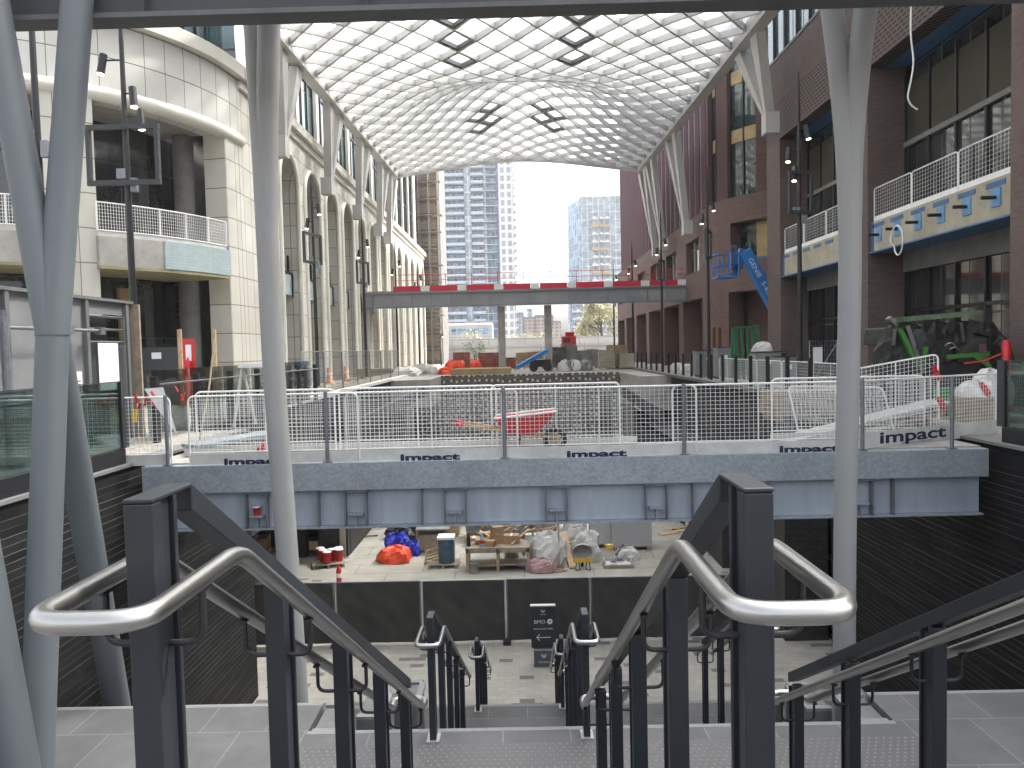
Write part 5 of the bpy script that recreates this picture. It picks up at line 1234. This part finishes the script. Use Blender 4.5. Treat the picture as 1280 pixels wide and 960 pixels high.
# ================================================================== right street: machines and loads
def S_at(px, D): return V((at(px,450,D).x, D, S))
c = S_at(1160,18.6)
r = thing('folded_lift', 'lime green and greasy black folded boom machine parked before the brick pier', 'machine', c)
a = MB(); a.cbox(c+V((0,0,.75)),(2.3,1.2,.7)); a.cbox(c+V((.9,0,1.1)),(.8,1.0,.5),0,0,.2); part('chassis', a, M['grime'], r, .03)
for dx_, dz in ((-.8,1.72),(.1,1.78),(.85,1.6)):
    a = MB(); a.cbox(c+V((dx_,.1,dz)),(1.0,.9,.42),random.uniform(-.1,.1),0,random.uniform(-.15,.15)); part('boom_section', a, M['grime'], r, .04)
a = MB(); a.bar(c+V((-.95,-.35,2.15)), c+V((1.15,-.35,2.28)), .14, .12); part('top_boom', a, plain('grimy_pale_green', (.13,.19,.11), .5, .1, .4, 5), r)
for p, q in (((-1.05,-.6,2.05),(-.55,-.62,1.0)),((-.85,-.64,2.0),(-.5,-.66,.9)),((-.4,-.62,1.5),(-.6,-.62,.5)),((.1,-.6,1.25),(1.1,-.6,1.3)),((.7,-.6,1.3),(1.1,-.62,1.0))):
    a = MB(); a.bar(c+V(p), c+V(q), .1, .13, (0,1,0)); part('lift_arm', a, M['lime'] if p[0] != -.85 else M['steel_dull'], r)
for i in range(10):
    a = MB(); p = c+V((random.uniform(-1.1,1.2),-.52,random.uniform(.6,2.0))); a.tube(bend([p,p+V((.2,-.08,.15)),p+V((.45,-.06,-.1)),p+V((.6,.05,.1))],.1), .022, 6)
    part('hose', a, M['black'] if i % 3 else M['steel_dull'], r)
for s in (-.8,.8):
    for yy in (-.5,.5): a = MB(); a.tube([c+V((s,yy-.13,.38)),c+V((s,yy+.13,.38))], .38, 20); w_ = part('wheel', a, M['black'], r); b = MB(); b.tube([c+V((s,yy-.14,.38)),c+V((s,yy-.131,.38))], .18, 14); part('rim', b, M['steel_dull'], w_)
for i in range(26):
    a = MB(); p = c+V((random.uniform(-1.15,1.2),random.uniform(-.62,-.45),random.uniform(.5,2.0))); an = random.uniform(0,pi)
    a.bar(p, p+V((cos(an)*random.uniform(.15,.5),random.uniform(-.05,.05),sin(an)*random.uniform(.15,.5))), random.uniform(.04,.16), random.uniform(.05,.2), (0,1,0)); part('hydraulic_part', a, M['grime'] if i%4 else M['steel_dull'], r)
for i in range(3):
    lp = MB(); lump(lp, c+V((-.75+.8*i,-.2,1.0)), (1.1,.8,1.0), 51+i, .25); part('wrapped_unit', lp, M['grime'], r)
lp = MB(); lump(lp, c+V((1.35,-.1,.6)), (.9,.9,1.3), 31, .2); part('hose_reel', lp, M['grime'], r)
c = S_at(1193,16.2); r = thing('green_crate', 'bright green plastic crate in front of the lime green machine', 'crate', c)
a = MB(); a.cbox(c+V((0,0,.38)),(.62,.5,.5)); part('body', a, M['green_b'], r, .02)
a = MB()
for s in (-.12,.12): a.cbox(c+V((s,-.252,.52)),(.07,.004,.12))
part('hand_hole', a, M['black'], r); a = MB(); a.cbox(c+V((0,0,.09)),(.5,.4,.08)); part('foot', a, M['black'], r)
for i, (px, D, w, h) in enumerate(((1222,15.6,.9,.55),(1238,16.2,.8,.75))):
    a = MB(); lump(a, S_at(px,D)+V((0,0,.25)), (w,.7,h), 40+i, .12); solo('white_sack', a, M['bag'], ['full white sack right of the green crate','second white sack behind the right glass balustrade'][i], 'sack')
c = S_at(1222,15.4); box_item('grey_pallet_box', 'weathered grey box under the white sacks', 'box', c, .75, .7, .5, 0, 'pallet')
r = thing('safety_post', 'red safety post with a red cord by the right shop window', 'post', S_at(1258,17.4)); c = S_at(1258,17.4)
a = MB(); a.lathe(c, [(.16,0),(.16,.05),(.09,.06),(.09,1.55),(.05,1.62)], 12); part('post', a, M['red'], r); a = MB(); a.tube([c+V((0,0,1.35)), c+V((-.5,0,1.15)), c+V((-.9,.1,1.1))], .02, 6); part('cord', a, M['red'], r)
for px, py, D, lab in ((1170,461,13.4,'red rag tied to the leaning mesh panel'),(1176,500,13.3,'red ribbon hanging down the leaning mesh panel'),(1230,482,14.2,'red ribbon on the white sack by the glass')):
    a = MB(); q = at(px,py,D)
    for k in range(4): a.cbox(q+V((.03*k-.03,random.uniform(-.03,.03),-.05*k)),(.09,.02,.12),random.uniform(-.5,.5),0,random.uniform(-.6,.6))
    solo('red_tape', a, M['red'], lab, 'tape')
plank('broad dirty plank sloping up behind the right barriers', at(975,552,13.0), at(1172,502,14.6), .5, .05, 'whitedirty')
plank('second dirty plank under the sloping one by the right column', at(1085,540,13.4), at(1172,515,14.4), .3, .05, 'pallet')
wrapped_stack('stack of dark scaffold fittings behind the right barriers', S_at(1110,15.4), 1.4, .9, .7, 'grime', .1, 4)
wrapped_stack('stack of weathered boards behind the right barriers near the column', S_at(1010,16.5), 1.8, 1.0, .5, 'pallet', 0, 5)
# green A-frame racks and grey cabinets
c = S_at(936,33); r = thing('frame_rack', 'green painted A-frame glass rack standing on the right street', 'rack', c)
for s in (-.52,.52):
    for t_ in (-.18,.18): a = MB(); a.bar(c+V((s-t_*.3,.5+t_,0)), c+V((s,.5+t_*.3,2.35)), .09, .09, (0,1,0)); part('upright', a, M['green'], r)
for k in range(4): a = MB(); a.bar(c+V((-.36+k*.22,.25,.1)), c+V((-.38+k*.24,.55,2.3)), .1, .1, (0,1,0)); part('slat', a, M['green'], r)
for p, q, w_ in (((-.6,.5,2.33),(.6,.5,2.43),.1),((-.55,.3,.35),(.55,.3,.35),.1),((-.55,.45,1.3),(.55,.45,1.3),.08)):
    a = MB(); a.bar(c+V(p), c+V(q), w_, w_); part('crossbar', a, M['green'], r)
def cabinet(lab, px, D, w, h, d=.9, dark=True):
    c = S_at(px,D); r = thing('site_cabinet', lab, 'cabinet', c); a = MB(); a.cbox(c+V((0,d/2,h/2+.1)),(w,d,h)); part('body', a, M['grey_mach'], r, .02)
    a = MB(); a.cbox(c+V((0,d/2,h+.115)),(w+.05,d+.05,.03)); a.cbox(c+V((w/2-.1,-.006,h/2+.1)),(.2,.01,h-.06)); part('lid', a, M['black'], r)
    a = MB(); a.cbox(c+V((-w*.1,-.006,h*.75)),(.22,.008,.18)); part('notice', a, M['paper'], r)
    for s_ in (-.4,.4): a = MB(); a.cbox(c+V((w*s_,d/2,.05)),(.1,d,.1)); part('foot', a, M['black'], r)
cabinet('grey site cabinet behind the black posts, left of the green rack', 890, 39, 1.6, 1.25); cabinet('taller grey site cabinet just left of the green rack', 909, 36.5, .9, 1.4)
cabinet('grey glazed site cabinet right of the green rack', 964, 30.5, 1.2, 1.2); cabinet('low grey site cabinet by the nearest right lamp pole', 989, 27.8, .8, 1.05)
for i,(px,D,h) in enumerate(((893,38,2.5),(900,38.2,2.5))):
    a = MB(); q = S_at(px,D); a.box((q.x-.07,D-.05,S),(q.x+.07,D+.05,S+h)); solo('rusty_post', a, plain('rust', (.15,.06,.03), .8, .3, .3) if i == 0 else bpy.data.materials['rust'], ['rusty steel post above the site cabinets, left one','rusty steel post above the site cabinets, right one'][i], 'post')
for i,(px,D) in enumerate(((953,32.5),(878,41),(858,46),(846,50))):
    a = MB(); lump(a, S_at(px,D)+V((0,0,1.2 if i==0 else 0)), (.85,.7,.5), 60+i, .15); solo('white_sack', a, M['bag'], ['white sack piled high behind the green rack','white sack on the right street by the cabinets','white sack on the right street beyond the cabinets','farthest white sack behind the black posts'][i], 'sack')
    if i == 0: c = S_at(px,D); box_item('grey_pallet_box', 'grey box under the white sack behind the green rack', 'box', c, 1.0, .9, 1.18, 0, 'grey_mach')
r = thing('site_fence', 'grey wire fence with a notice in front of the brick pier beyond the right column', 'site fence', S_at(1030,25)); x0, x1 = at(1012,430,25).x, at(1046,430,25).x
a = MB(); a.tube([(x0,25,S),(x0,25,S+1.7),(x1,25,S+1.7),(x1,25,S)], .025, 6); a.tube([(x0,25,S+.2),(x1,25,S+1.6)], .02, 6); part('frame', a, M['galvpost'], r); a = MB()
for k in range(1,9): a.bar((x0+(x1-x0)*k/9,25,S),(x0+(x1-x0)*k/9,25,S+1.7),.008,.008,(1,0,0))
for k in range(1,11): a.bar((x0,25,S+k*.155),(x1,25,S+k*.155),.008,.008)
part('mesh', a, M['galvpost'], r); a = MB(); a.cbox((x0+.25,24.96,S+1.25),(.3,.01,.5)); part('notice', a, M['paper'], r)
# blue boom lift
LD = 40.0
bl = lambda px, py, D=LD: at(px,py,D)
r = thing('boom_lift', 'blue boom lift with its work basket raised beside the far brick building', 'boom lift', V((bl(985,440).x, LD, S)))
a = MB(); b0_, b1_ = bl(930,314), bl(1000,440); a.bar(b0_, b1_, .55, .62, (-1,0,1)); bm_ = part('boom', a, M['bluelift'], r, .02)
d = (b1_-b0_).normalized(); nrm = V((0,-1,0)); side = d.cross(nrm).normalized()
def boomtxt(t, s, u, col): 
    ux = d; uy = nrm.cross(ux); 
    if uy.z < 0: uy = -uy
    o = b0_+d*u-V((0,.3,0))+uy*(-.12)
    uzv = ux.cross(uy)
    mw = Matrix.Translation(o) @ Matrix(((ux.x,uy.x,uzv.x,0),(ux.y,uy.y,uzv.y,0),(ux.z,uy.z,uzv.z,0),(0,0,0,1)))
    text_obj('lettering', t, s, col, bm_, mw, 1.2, 'LEFT', .004)
boomtxt('GENIE', .34, .45, M['paper']); boomtxt('S-65', .34, 1.85, M['paper'])
a = MB(); a.bar(bl(929,312), bl(922,335), .4, .4, (1,0,1)); a.bar(bl(923,332), bl(916,343), .3, .3, (1,0,1)); part('jib', a, M['membrane'], r)
bx0_, bx1_ = bl(894,345), bl(920,345); z0 = bl(905,346).z; z1 = bl(905,318).z
a = MB(); a.box((bx0_.x,LD-.5,z0-.08),(bx1_.x,LD+.6,z0)); 
for x in (bx0_.x, bx1_.x, (bx0_.x+bx1_.x)/2):
    for y in (LD-.5,LD+.6): a.tube([(x,y,z0),(x,y,z1)], .035, 6)
for z in (z1,(z0+z1)/2): a.tube([(bx0_.x,LD-.5,z),(bx1_.x,LD-.5,z),(bx1_.x,LD+.6,z),(bx0_.x,LD+.6,z)], .035, 6, closed=True)
part('basket', a, M['bluelift'], r)
a = MB(); q = bl(917,326); a.cbox(q,(.35,.3,.9)); a.tube(bend([q+V((-.15,0,.4)),q+V((-.15,0,.75)),q+V((.15,0,.75)),q+V((.15,0,.4))],.1), .04, 6); part('control_box', a, M['membrane'], r)
c = V((bl(992,440).x+.6, LD+.3, S)); a = MB(); a.cbox(c+V((0,0,.9)),(2.4,1.6,.8)); part('chassis', a, M['bluelift'], r, .05)
for sx_ in (-.9,.9):
    for sy_ in (-.8,.8): a = MB(); a.tube([c+V((sx_,sy_-.15,.45)),c+V((sx_,sy_+.15,.45))], .45, 18); part('wheel', a, M['black'], r)
# hanging white cable in the near bay and cable loop on the balcony
a = MB(); pts = [at(1139,0,21.5),at(1138,45,21.5),at(1143,78,21.5),at(1138,105,21.5),at(1134,122,21.5),at(1139,132,21.5),at(1147,137,21.5)]; a.tube(bend(pts,.5,5), .025, 6); solo('hanging_cable', a, M['white'], 'pale cable dangling from the perforated soffit in the near right bay', 'cable')
a = MB(); q = at(1135,300,22.0); a.tube([q+V((-.35,.3*cos(t*pi/10),.42*sin(t*pi/10)))+V((.05*t/10,0,0)) for t in range(20)], .022, 6, closed=True); solo('hanging_cable', a, M['white'], 'coil of pale cable hanging over the balcony slab edge on the right', 'cable')
# ================================================================== far end of the street
def FG(px, D): return V((at(px,440,D).x, D, S))
a = MB(); a.box((-4.6,50.6,S+.004),(-.6,54,S+.4)); solo('earth_bank', a, plain('ochre_earth', (.34,.24,.13), .95, 0, .25, 1, .4, 6), 'ochre bank of earth behind the dimpled wall', 'earth bank')
for i, (px, w) in enumerate(((558,1.6),(566,1.5),(573,1.3),(594,1.2))):
    a = MB(); lump(a, FG(px,53.2+i*.4)+V((0,0,.41 if i else .0)), (w*.7,.9,.5), 80+i, .25); solo('orange_sheet', a, M['orange'], ['leftmost heap of orange sheeting at the far pit edge','second heap of orange sheeting at the far pit edge','third heap of orange sheeting at the far pit edge','small orange heap apart on the right at the far pit edge'][i], 'sheeting')
M['farred'] = plain('red_brick_load', (.33,.12,.09), .85, 0, .2, 3); M['tan'] = plain('tan_block_load', (.42,.31,.2), .85, 0, .2, 3)
far = [(577,58,'farred',1.3,1.9,'red brick pallet load at the far left, beside the orange sheeting'),(608,59,'farred',1.2,1.8,'red brick pallet load left of the first bridge support'),(620,59.5,'farred',1.0,1.8,'red brick pallet load touching the first bridge support'),
       (637,60,'farred',1.0,1.2,'low red brick load right of the first bridge support'),(655,62,'tan',1.3,1.7,'tan block load in the middle of the far street'),(670,62.4,'tan',1.2,1.8,'tan block load left of the second bridge support'),
       (697,60,'conc_d',1.2,2.2,'dark grey block load just right of the second bridge support'),(710,61,'conc',1.2,2.5,'tall grey block load below the red cab'),(727,62,'conc',1.1,1.8,'grey block load right of the tall one'),(739,62.5,'conc',1.0,1.9,'grey block load next to the far lamp pole'),
       (758,57,'conc_y',1.2,1.8,'pale block load before the far right openings'),(771,58,'tan',1.5,2.3,'tall tan block load before the far right openings'),(783,56,'conc_y',1.0,1.4,'small pale block load by the right posts')]
for px, D, mt, w, h, lab in far: wrapped_stack(lab, FG(px,D), w*1.0, 1.0, h*.72, mt, random.uniform(-.1,.1), 5, 'pallet loads on the far street')
for i, px in enumerate((705,712,719,732)):
    a = MB(); lump(a, FG(px,54.5)+V((0,0,.0)), (.9,.9,.75), 90+i, .2); solo('dark_sack', a, M['grey_mach'] if i % 2 else M['bag'], ORD[i]+' bulk sack from the left at the far pit edge, right of the bridge supports', 'sack')
p, q = FG(646,53.6)+V((0,0,.35)), FG(684,54.6)+V((0,0,1.5)); r = thing('telehandler', 'blue telescopic handler with lowered boom at the far pit edge', 'telehandler', FG(668,55))
a = MB(); a.bar(p, q, .26, .26); part('boom', a, M['bluelift'], r); c = FG(675,55.4); a = MB(); a.cbox(c+V((0,0,.6)),(1.5,1.2,.5)); part('body', a, M['grime'], r, .05)
for s in (-.7,.7): a = MB(); a.tube([c+V((s*.7,-.8,.32)),c+V((s*.7,-.5,.32))], .32, 16); part('wheel', a, M['black'], r)
r = thing('red_machine', 'red machine cab standing on the far street behind the grey block loads', 'machine', FG(711,70)); c = FG(711,70)
a = MB(); a.cbox(c+V((0,0,2.3)),(1.3,1.1,.8)); a.cbox(c+V((.1,0,2.9)),(.8,.8,.4)); part('cab', a, M['red'], r, .05); a = MB(); a.cbox(c+V((-.2,-.56,2.35)),(.6,.02,.4)); part('window', a, M['win_blue'], r)
a = MB(); a.cbox(c+V((0,0,.95)),(1.5,1.3,1.8)); part('base', a, M['conc_d'], r); a = MB(); a.tube([c+V((-1,0,1.9)),c+V((-1,0,2.7)),c+V((1,0,2.7)),c+V((1,0,1.9))], .04, 6); part('rail', a, M['white'], r)
# scaffold at the end of the ivory building
sx0, sx1, sy = -12.9, -9.3, 91.5
r = thing('scaffold', 'tall scaffold wrapped round the unfinished tower end beyond the ivory building', 'scaffold', (sx0,sy,S)); H = 34
a = MB()
for k in range(4):
    x = sx0+(sx1-sx0)*k/3
    for y in (sy,sy+1.4): a.tube([(x,y,S),(x,y,S+H)], .06, 6)
part('standard', a, M['steel_dull'], r)
a = MB()
for j in range(17):
    z = S+2*j+1.9
    for y in (sy,sy+1.4):
        a.tube([(sx0,y,z+1),(sx1,y,z+1)], .035, 5); a.tube([(sx0,y,z+.5),(sx1,y,z+.5)], .03, 5)
    if j % 2: a.tube([(sx0,sy-.05,z),(sx1,sy-.05,z+2)], .04, 5)
part('ledger', a, M['steel_dull'], r)
a = MB()
for j in range(17): a.box((sx0-.1,sy+.1,S+2*j+1.88),(sx1+.1+.15*(j%3),sy+1.3,S+2*j+1.96))
part('platform', a, M['pallet'], r)
a = MB(); a.box((-19,93.3,S),(sx1-.3,104,S+H+2)); 
o = solo('concrete_tower', a, M['conc_d'], 'raw concrete tower end behind the scaffold', 'building')
w = MB()
for j in range(17): w.box((-18.9,93.22,S+2*j+.5),(sx1-.5,93.296,S+2*j+1.6))
o2 = mesh_obj('window', w, M['pallet'], V(o.location)); o2.parent = o
# condominium tower with balcony bands
D = 285.0
X = lambda px, DD=D: (px-650)/950*DD
r = thing('condo_tower', 'tall blue glass condominium tower with balcony bands, behind the scaffold', 'tower', (X(600),D,S))
a = MB(); a.box((X(556),D+3,S),(X(628),D+28,118)); part('wall', a, M['tower'], r)
a = MB(); a.box((X(629),D-.5,S),(X(645),D+22,118)); part('white_wing', a, M['towerwhite'], r)
a = MB()
for x0, x1 in ((556,562),(586,594),(610,613)): a.box((X(x0),D+1.2,S),(X(x1),D+2.99,117.5))
part('vertical_pier', a, M['tower2'], r)
for k in range(38):
    z = 9+k*2.85
    a = MB()
    a.box((X(562.5),D+.2,z),(X(585.5),D+2.98,z+.22)); a.box((X(594.5),D+.2,z),(X(626),D+2.98,z+.22))
    a.box((X(562.5),D+.15,z+.221),(X(585.5),D+.2,z+1.0)); a.box((X(594.5),D+.15,z+.221),(X(609.5),D+.2,z+1.0))
    part('balcony', a, plain('balcony_slab', (.42,.47,.53), .5, 0, .15) if k == 0 else bpy.data.materials['balcony_slab'], r)
a = MB(); a.box((X(645.1),D,S),(X(647),D+5,118))
for k in range(38): a.box((X(645.1),D-.3,9+k*2.85),(X(650),D+3,9+k*2.85+.9))
part('side_balcony', a, M['towerwhite'], r)
# pale slab block on the right
D2 = 300.0; X2 = lambda px: (px-650)/950*D2
r = thing('apartment_block', 'pale blue-grey apartment block with stacked balconies right of the street opening', 'building', (X2(745),D2,S))
zt = (434-248)/950*D2+E
a = MB(); a.box((X2(729),D2,S),(X2(800),D2+25,zt)); part('wall', a, M['tower2'], r)
a = MB(); a.hexa([(X2(717),D2+14,S),(X2(728.9),D2+.05,S),(X2(728.9),D2+25,S),(X2(717),D2+25,S),(X2(717),D2+14,zt-1),(X2(728.9),D2+.05,zt-1),(X2(728.9),D2+25,zt-1),(X2(717),D2+25,zt-1)]); part('bluish_side', a, M['tower'], r)  # angled left face in the bluer glazing
for k in range(17):
    z = 3+k*3
    a = MB(); a.box((X2(743),D2-1.5,z),(X2(751),D2-.02,z+1.1)); a.box((X2(753),D2-1.6,z+.1),(X2(766),D2-.02,z+.9)); part('balcony', a, M['towerwhite'] if k % 3 else M['tan'], r)
for k in range(6):
    a = MB(); a.box((X2(717.2),D2-4,3+k*3),(X2(728),D2-.05,3+k*3+1.2)); part('lower_balcony', a, M['towerwhite'], r)
# low concrete building and wall, far brick houses
D3 = 190.0; X3 = lambda px: (px-650)/950*D3; zz = lambda py: (435.5-py)/950*D3+E
r = thing('podium', 'low concrete podium with a ribbon window below the glass tower', 'building', (X3(590),D3,S))
a = MB(); a.box((X3(548),D3,S),(X3(617),D3+8,zz(403))); part('wall', a, M['farconc'], r); a = MB(); a.box((X3(566),D3-.1,zz(416)),(X3(612),D3-.01,zz(409))); part('window', a, M['tower'], r); a = MB(); a.box((X3(562),D3-.3,zz(405)),(X3(617.5),D3-.11,zz(402))); part('parapet', a, M['white'], r)
D4 = 125.0; X4 = lambda px: (px-650)/950*D4
a = MB(); a.box((X4(535),D4,S),(X4(800),D4+1,(435.5-422)/950*D4+E)); solo('retaining_wall', a, M['farconc'], 'long pale concrete wall crossing behind the far street', 'wall')
a = MB(); a.box((X4(535),D4-20,S),(X4(790),D4-19.6,(436-431)/950*105+E)); solo('low_wall', a, M['farconc'], 'low pale wall in front of the long concrete wall', 'wall')
D5 = 340.0; X5 = lambda px: (px-650)/950*D5; z5 = lambda py: (435.5-py)/950*D5+E
for x0, x1, py, mt, lab in ((641,657,392,'tower2','distant pale block left of the red brick houses'),(656,672,398,'farbrick','distant red brick house, left one'),(671,694,396,'farbrick','distant red brick house, right one'),(662,668,386,'tower2','distant pale tower top above the brick houses'),(693,703,404,'farbrick','distant low brick house by the second bridge support')):
    r = thing('brick_house' if mt == 'farbrick' else 'pale_block', lab, 'building', (X5((x0+x1)/2),D5,S)); o_ = 0 if py > 390 else 12
    a = MB(); a.box((X5(x0)+.01,D5+o_+(x0%3),S),(X5(x1)-.01,D5+o_+12,z5(py))); part('wall', a, M[mt], r)
    a = MB(); a.box((X5(x0)-.2,D5+o_+(x0%3)-.3,z5(py)+.01),(X5(x1)-.3,D5+o_+12,z5(py)+.6)); part('roof', a, M['conc_d'], r)
# ------------------------------------------------------------------ pale spring trees
def leafm(name, c): 
    t = NT(name); t.set(.7); n = t.noise(.35,4,t.pos()); t.base(t.ramp(n,[(.3,tuple(x*.6 for x in c)),(.7,tuple(x*1.3 for x in c))])); return t.m
LF = [leafm('pale_leaf',(.42,.4,.25)), leafm('fresh_leaf',(.12,.2,.04))]; BK = plain('bark',(.1,.08,.06),.9,0,.3)
def tree(lab, px, D, h, wd_, seed, mt, n=900, base=None):
    rnd = random.Random(seed); c = FG(px,D) if base is None else base
    r = thing('tree', lab, 'tree', c); a = MB(); top = c+V((0,0,h*.62))
    a.tube([c,c+V((rnd.uniform(-.2,.2),0,h*.3)),top], [h*.028,h*.02,h*.008], 8)
    tips = []
    for k in range(9):
        s = c+V((0,0,h*rnd.uniform(.22,.55))); an = rnd.uniform(0,6.28); e = s+V((cos(an)*wd_*rnd.uniform(.25,.5),sin(an)*wd_*.4,h*rnd.uniform(.12,.4)))
        a.tube([s,s.lerp(e,.5)+V((0,0,h*.03)),e], [h*.011,h*.008,h*.003], 5); tips.append(e)
    part('trunk', a, BK, r)
    m = MB(); cl = [t+V((rnd.uniform(-1,1)*wd_*.15,rnd.uniform(-1,1)*wd_*.15,rnd.uniform(-.05,.15)*h)) for t in tips for _ in range(3)]
    for k in range(n):
        b = rnd.choice(cl); p = b+V((rnd.gauss(0,.1)*wd_,rnd.gauss(0,.1)*wd_,rnd.gauss(0,.06)*h)); s = rnd.uniform(.012,.026)*h
        u = V((rnd.uniform(-1,1),rnd.uniform(-1,1),rnd.uniform(-1,1))).normalized(); v = u.cross(V((rnd.uniform(-1,1),rnd.uniform(-1,1),1))).normalized()
        m.face([p-u*s-v*s*.6,p+u*s-v*s*.6,p+u*s*.8+v*s,p-u*s*.7+v*s*.8])
    part('crown', m, mt, r); return r
tree('pale budding tree left of the two before the apartment block', 728, 140, 7.5, 5, 1, LF[0])
tree('tall pale budding tree before the apartment block, by the brick building', 752, 138, 10.5, 7.5, 2, LF[0], 1300)
tree('pale budding tree half hidden by the far brick building', 768, 140, 9.5, 6, 3, LF[0])
tree('pale budding tree below the brick houses, left one', 652, 150, 4.8, 6, 4, LF[0])
tree('pale budding tree below the brick houses, right one', 672, 152, 5.2, 6, 5, LF[0])
tree('bare pale tree on the podium terrace', 592, 170, 7.0, 5, 6, LF[0], 350)
tree('small fresh green tree behind the red brick loads', 594, 78, 2.6, 2.2, 7, LF[1], 500)
# distant ground plate is part of the ground sheet; sky, sun
SUN_EL, SUN_AZ = R(52), R(58)       # azimuth measured from +y towards +x
w = bpy.data.worlds.new('World'); SC.world = w; w.use_nodes = True; nt = w.node_tree; bg = nt.nodes['Background']
sky = nt.nodes.new('ShaderNodeTexSky'); sky.sky_type = 'NISHITA'; sky.sun_disc = False; sky.sun_elevation = SUN_EL; sky.sun_rotation = SUN_AZ
sky.air_density = 1.0; sky.dust_density = 6.0; sky.ozone_density = .6
hsv = nt.nodes.new('ShaderNodeHueSaturation'); hsv.inputs['Saturation'].default_value = .3; nt.links.new(sky.outputs[0], hsv.inputs['Color'])
nt.links.new(hsv.outputs[0], bg.inputs[0]); bg.inputs[1].default_value = .15
sd = bpy.data.lights.new('sun', 'SUN'); sd.energy = 1.5; sd.angle = R(5); sd.color = (1,.95,.86); so = bpy.data.objects.new('sun', sd); COL.objects.link(so)
dirv = V((sin(SUN_AZ)*cos(SUN_EL), cos(SUN_AZ)*cos(SUN_EL), sin(SUN_EL)))
so.rotation_euler = (-dirv).to_track_quat('-Z','Y').to_euler(); so.location = (20,20,60)
vs = SC.view_settings; vs.view_transform = 'Standard'; vs.look = 'None'; vs.gamma = 1; vs.use_curve_mapping = False; vs.exposure = 2.1
SC.cycles.max_bounces = 8; SC.cycles.transparent_max_bounces = 24; SC.cycles.use_denoising = True
# thin summer haze over the whole site
a = MB(); a.box((-150,-30,-8),(150,420,130)); hz = mesh_obj('haze', a, M['paper']); hz['kind'] = 'stuff'
t = NT('haze_air'); t.t.nodes.remove(t.b); pv = t.n('VolumePrincipled'); pv.inputs['Color'].default_value = (.93,.96,1,1); pv.inputs['Density'].default_value = .0004; pv.inputs['Anisotropy'].default_value = .2
t.l(pv.outputs[0], t.t.nodes['Material Output'].inputs['Volume']); hz.data.materials.clear(); hz.data.materials.append(t.m)
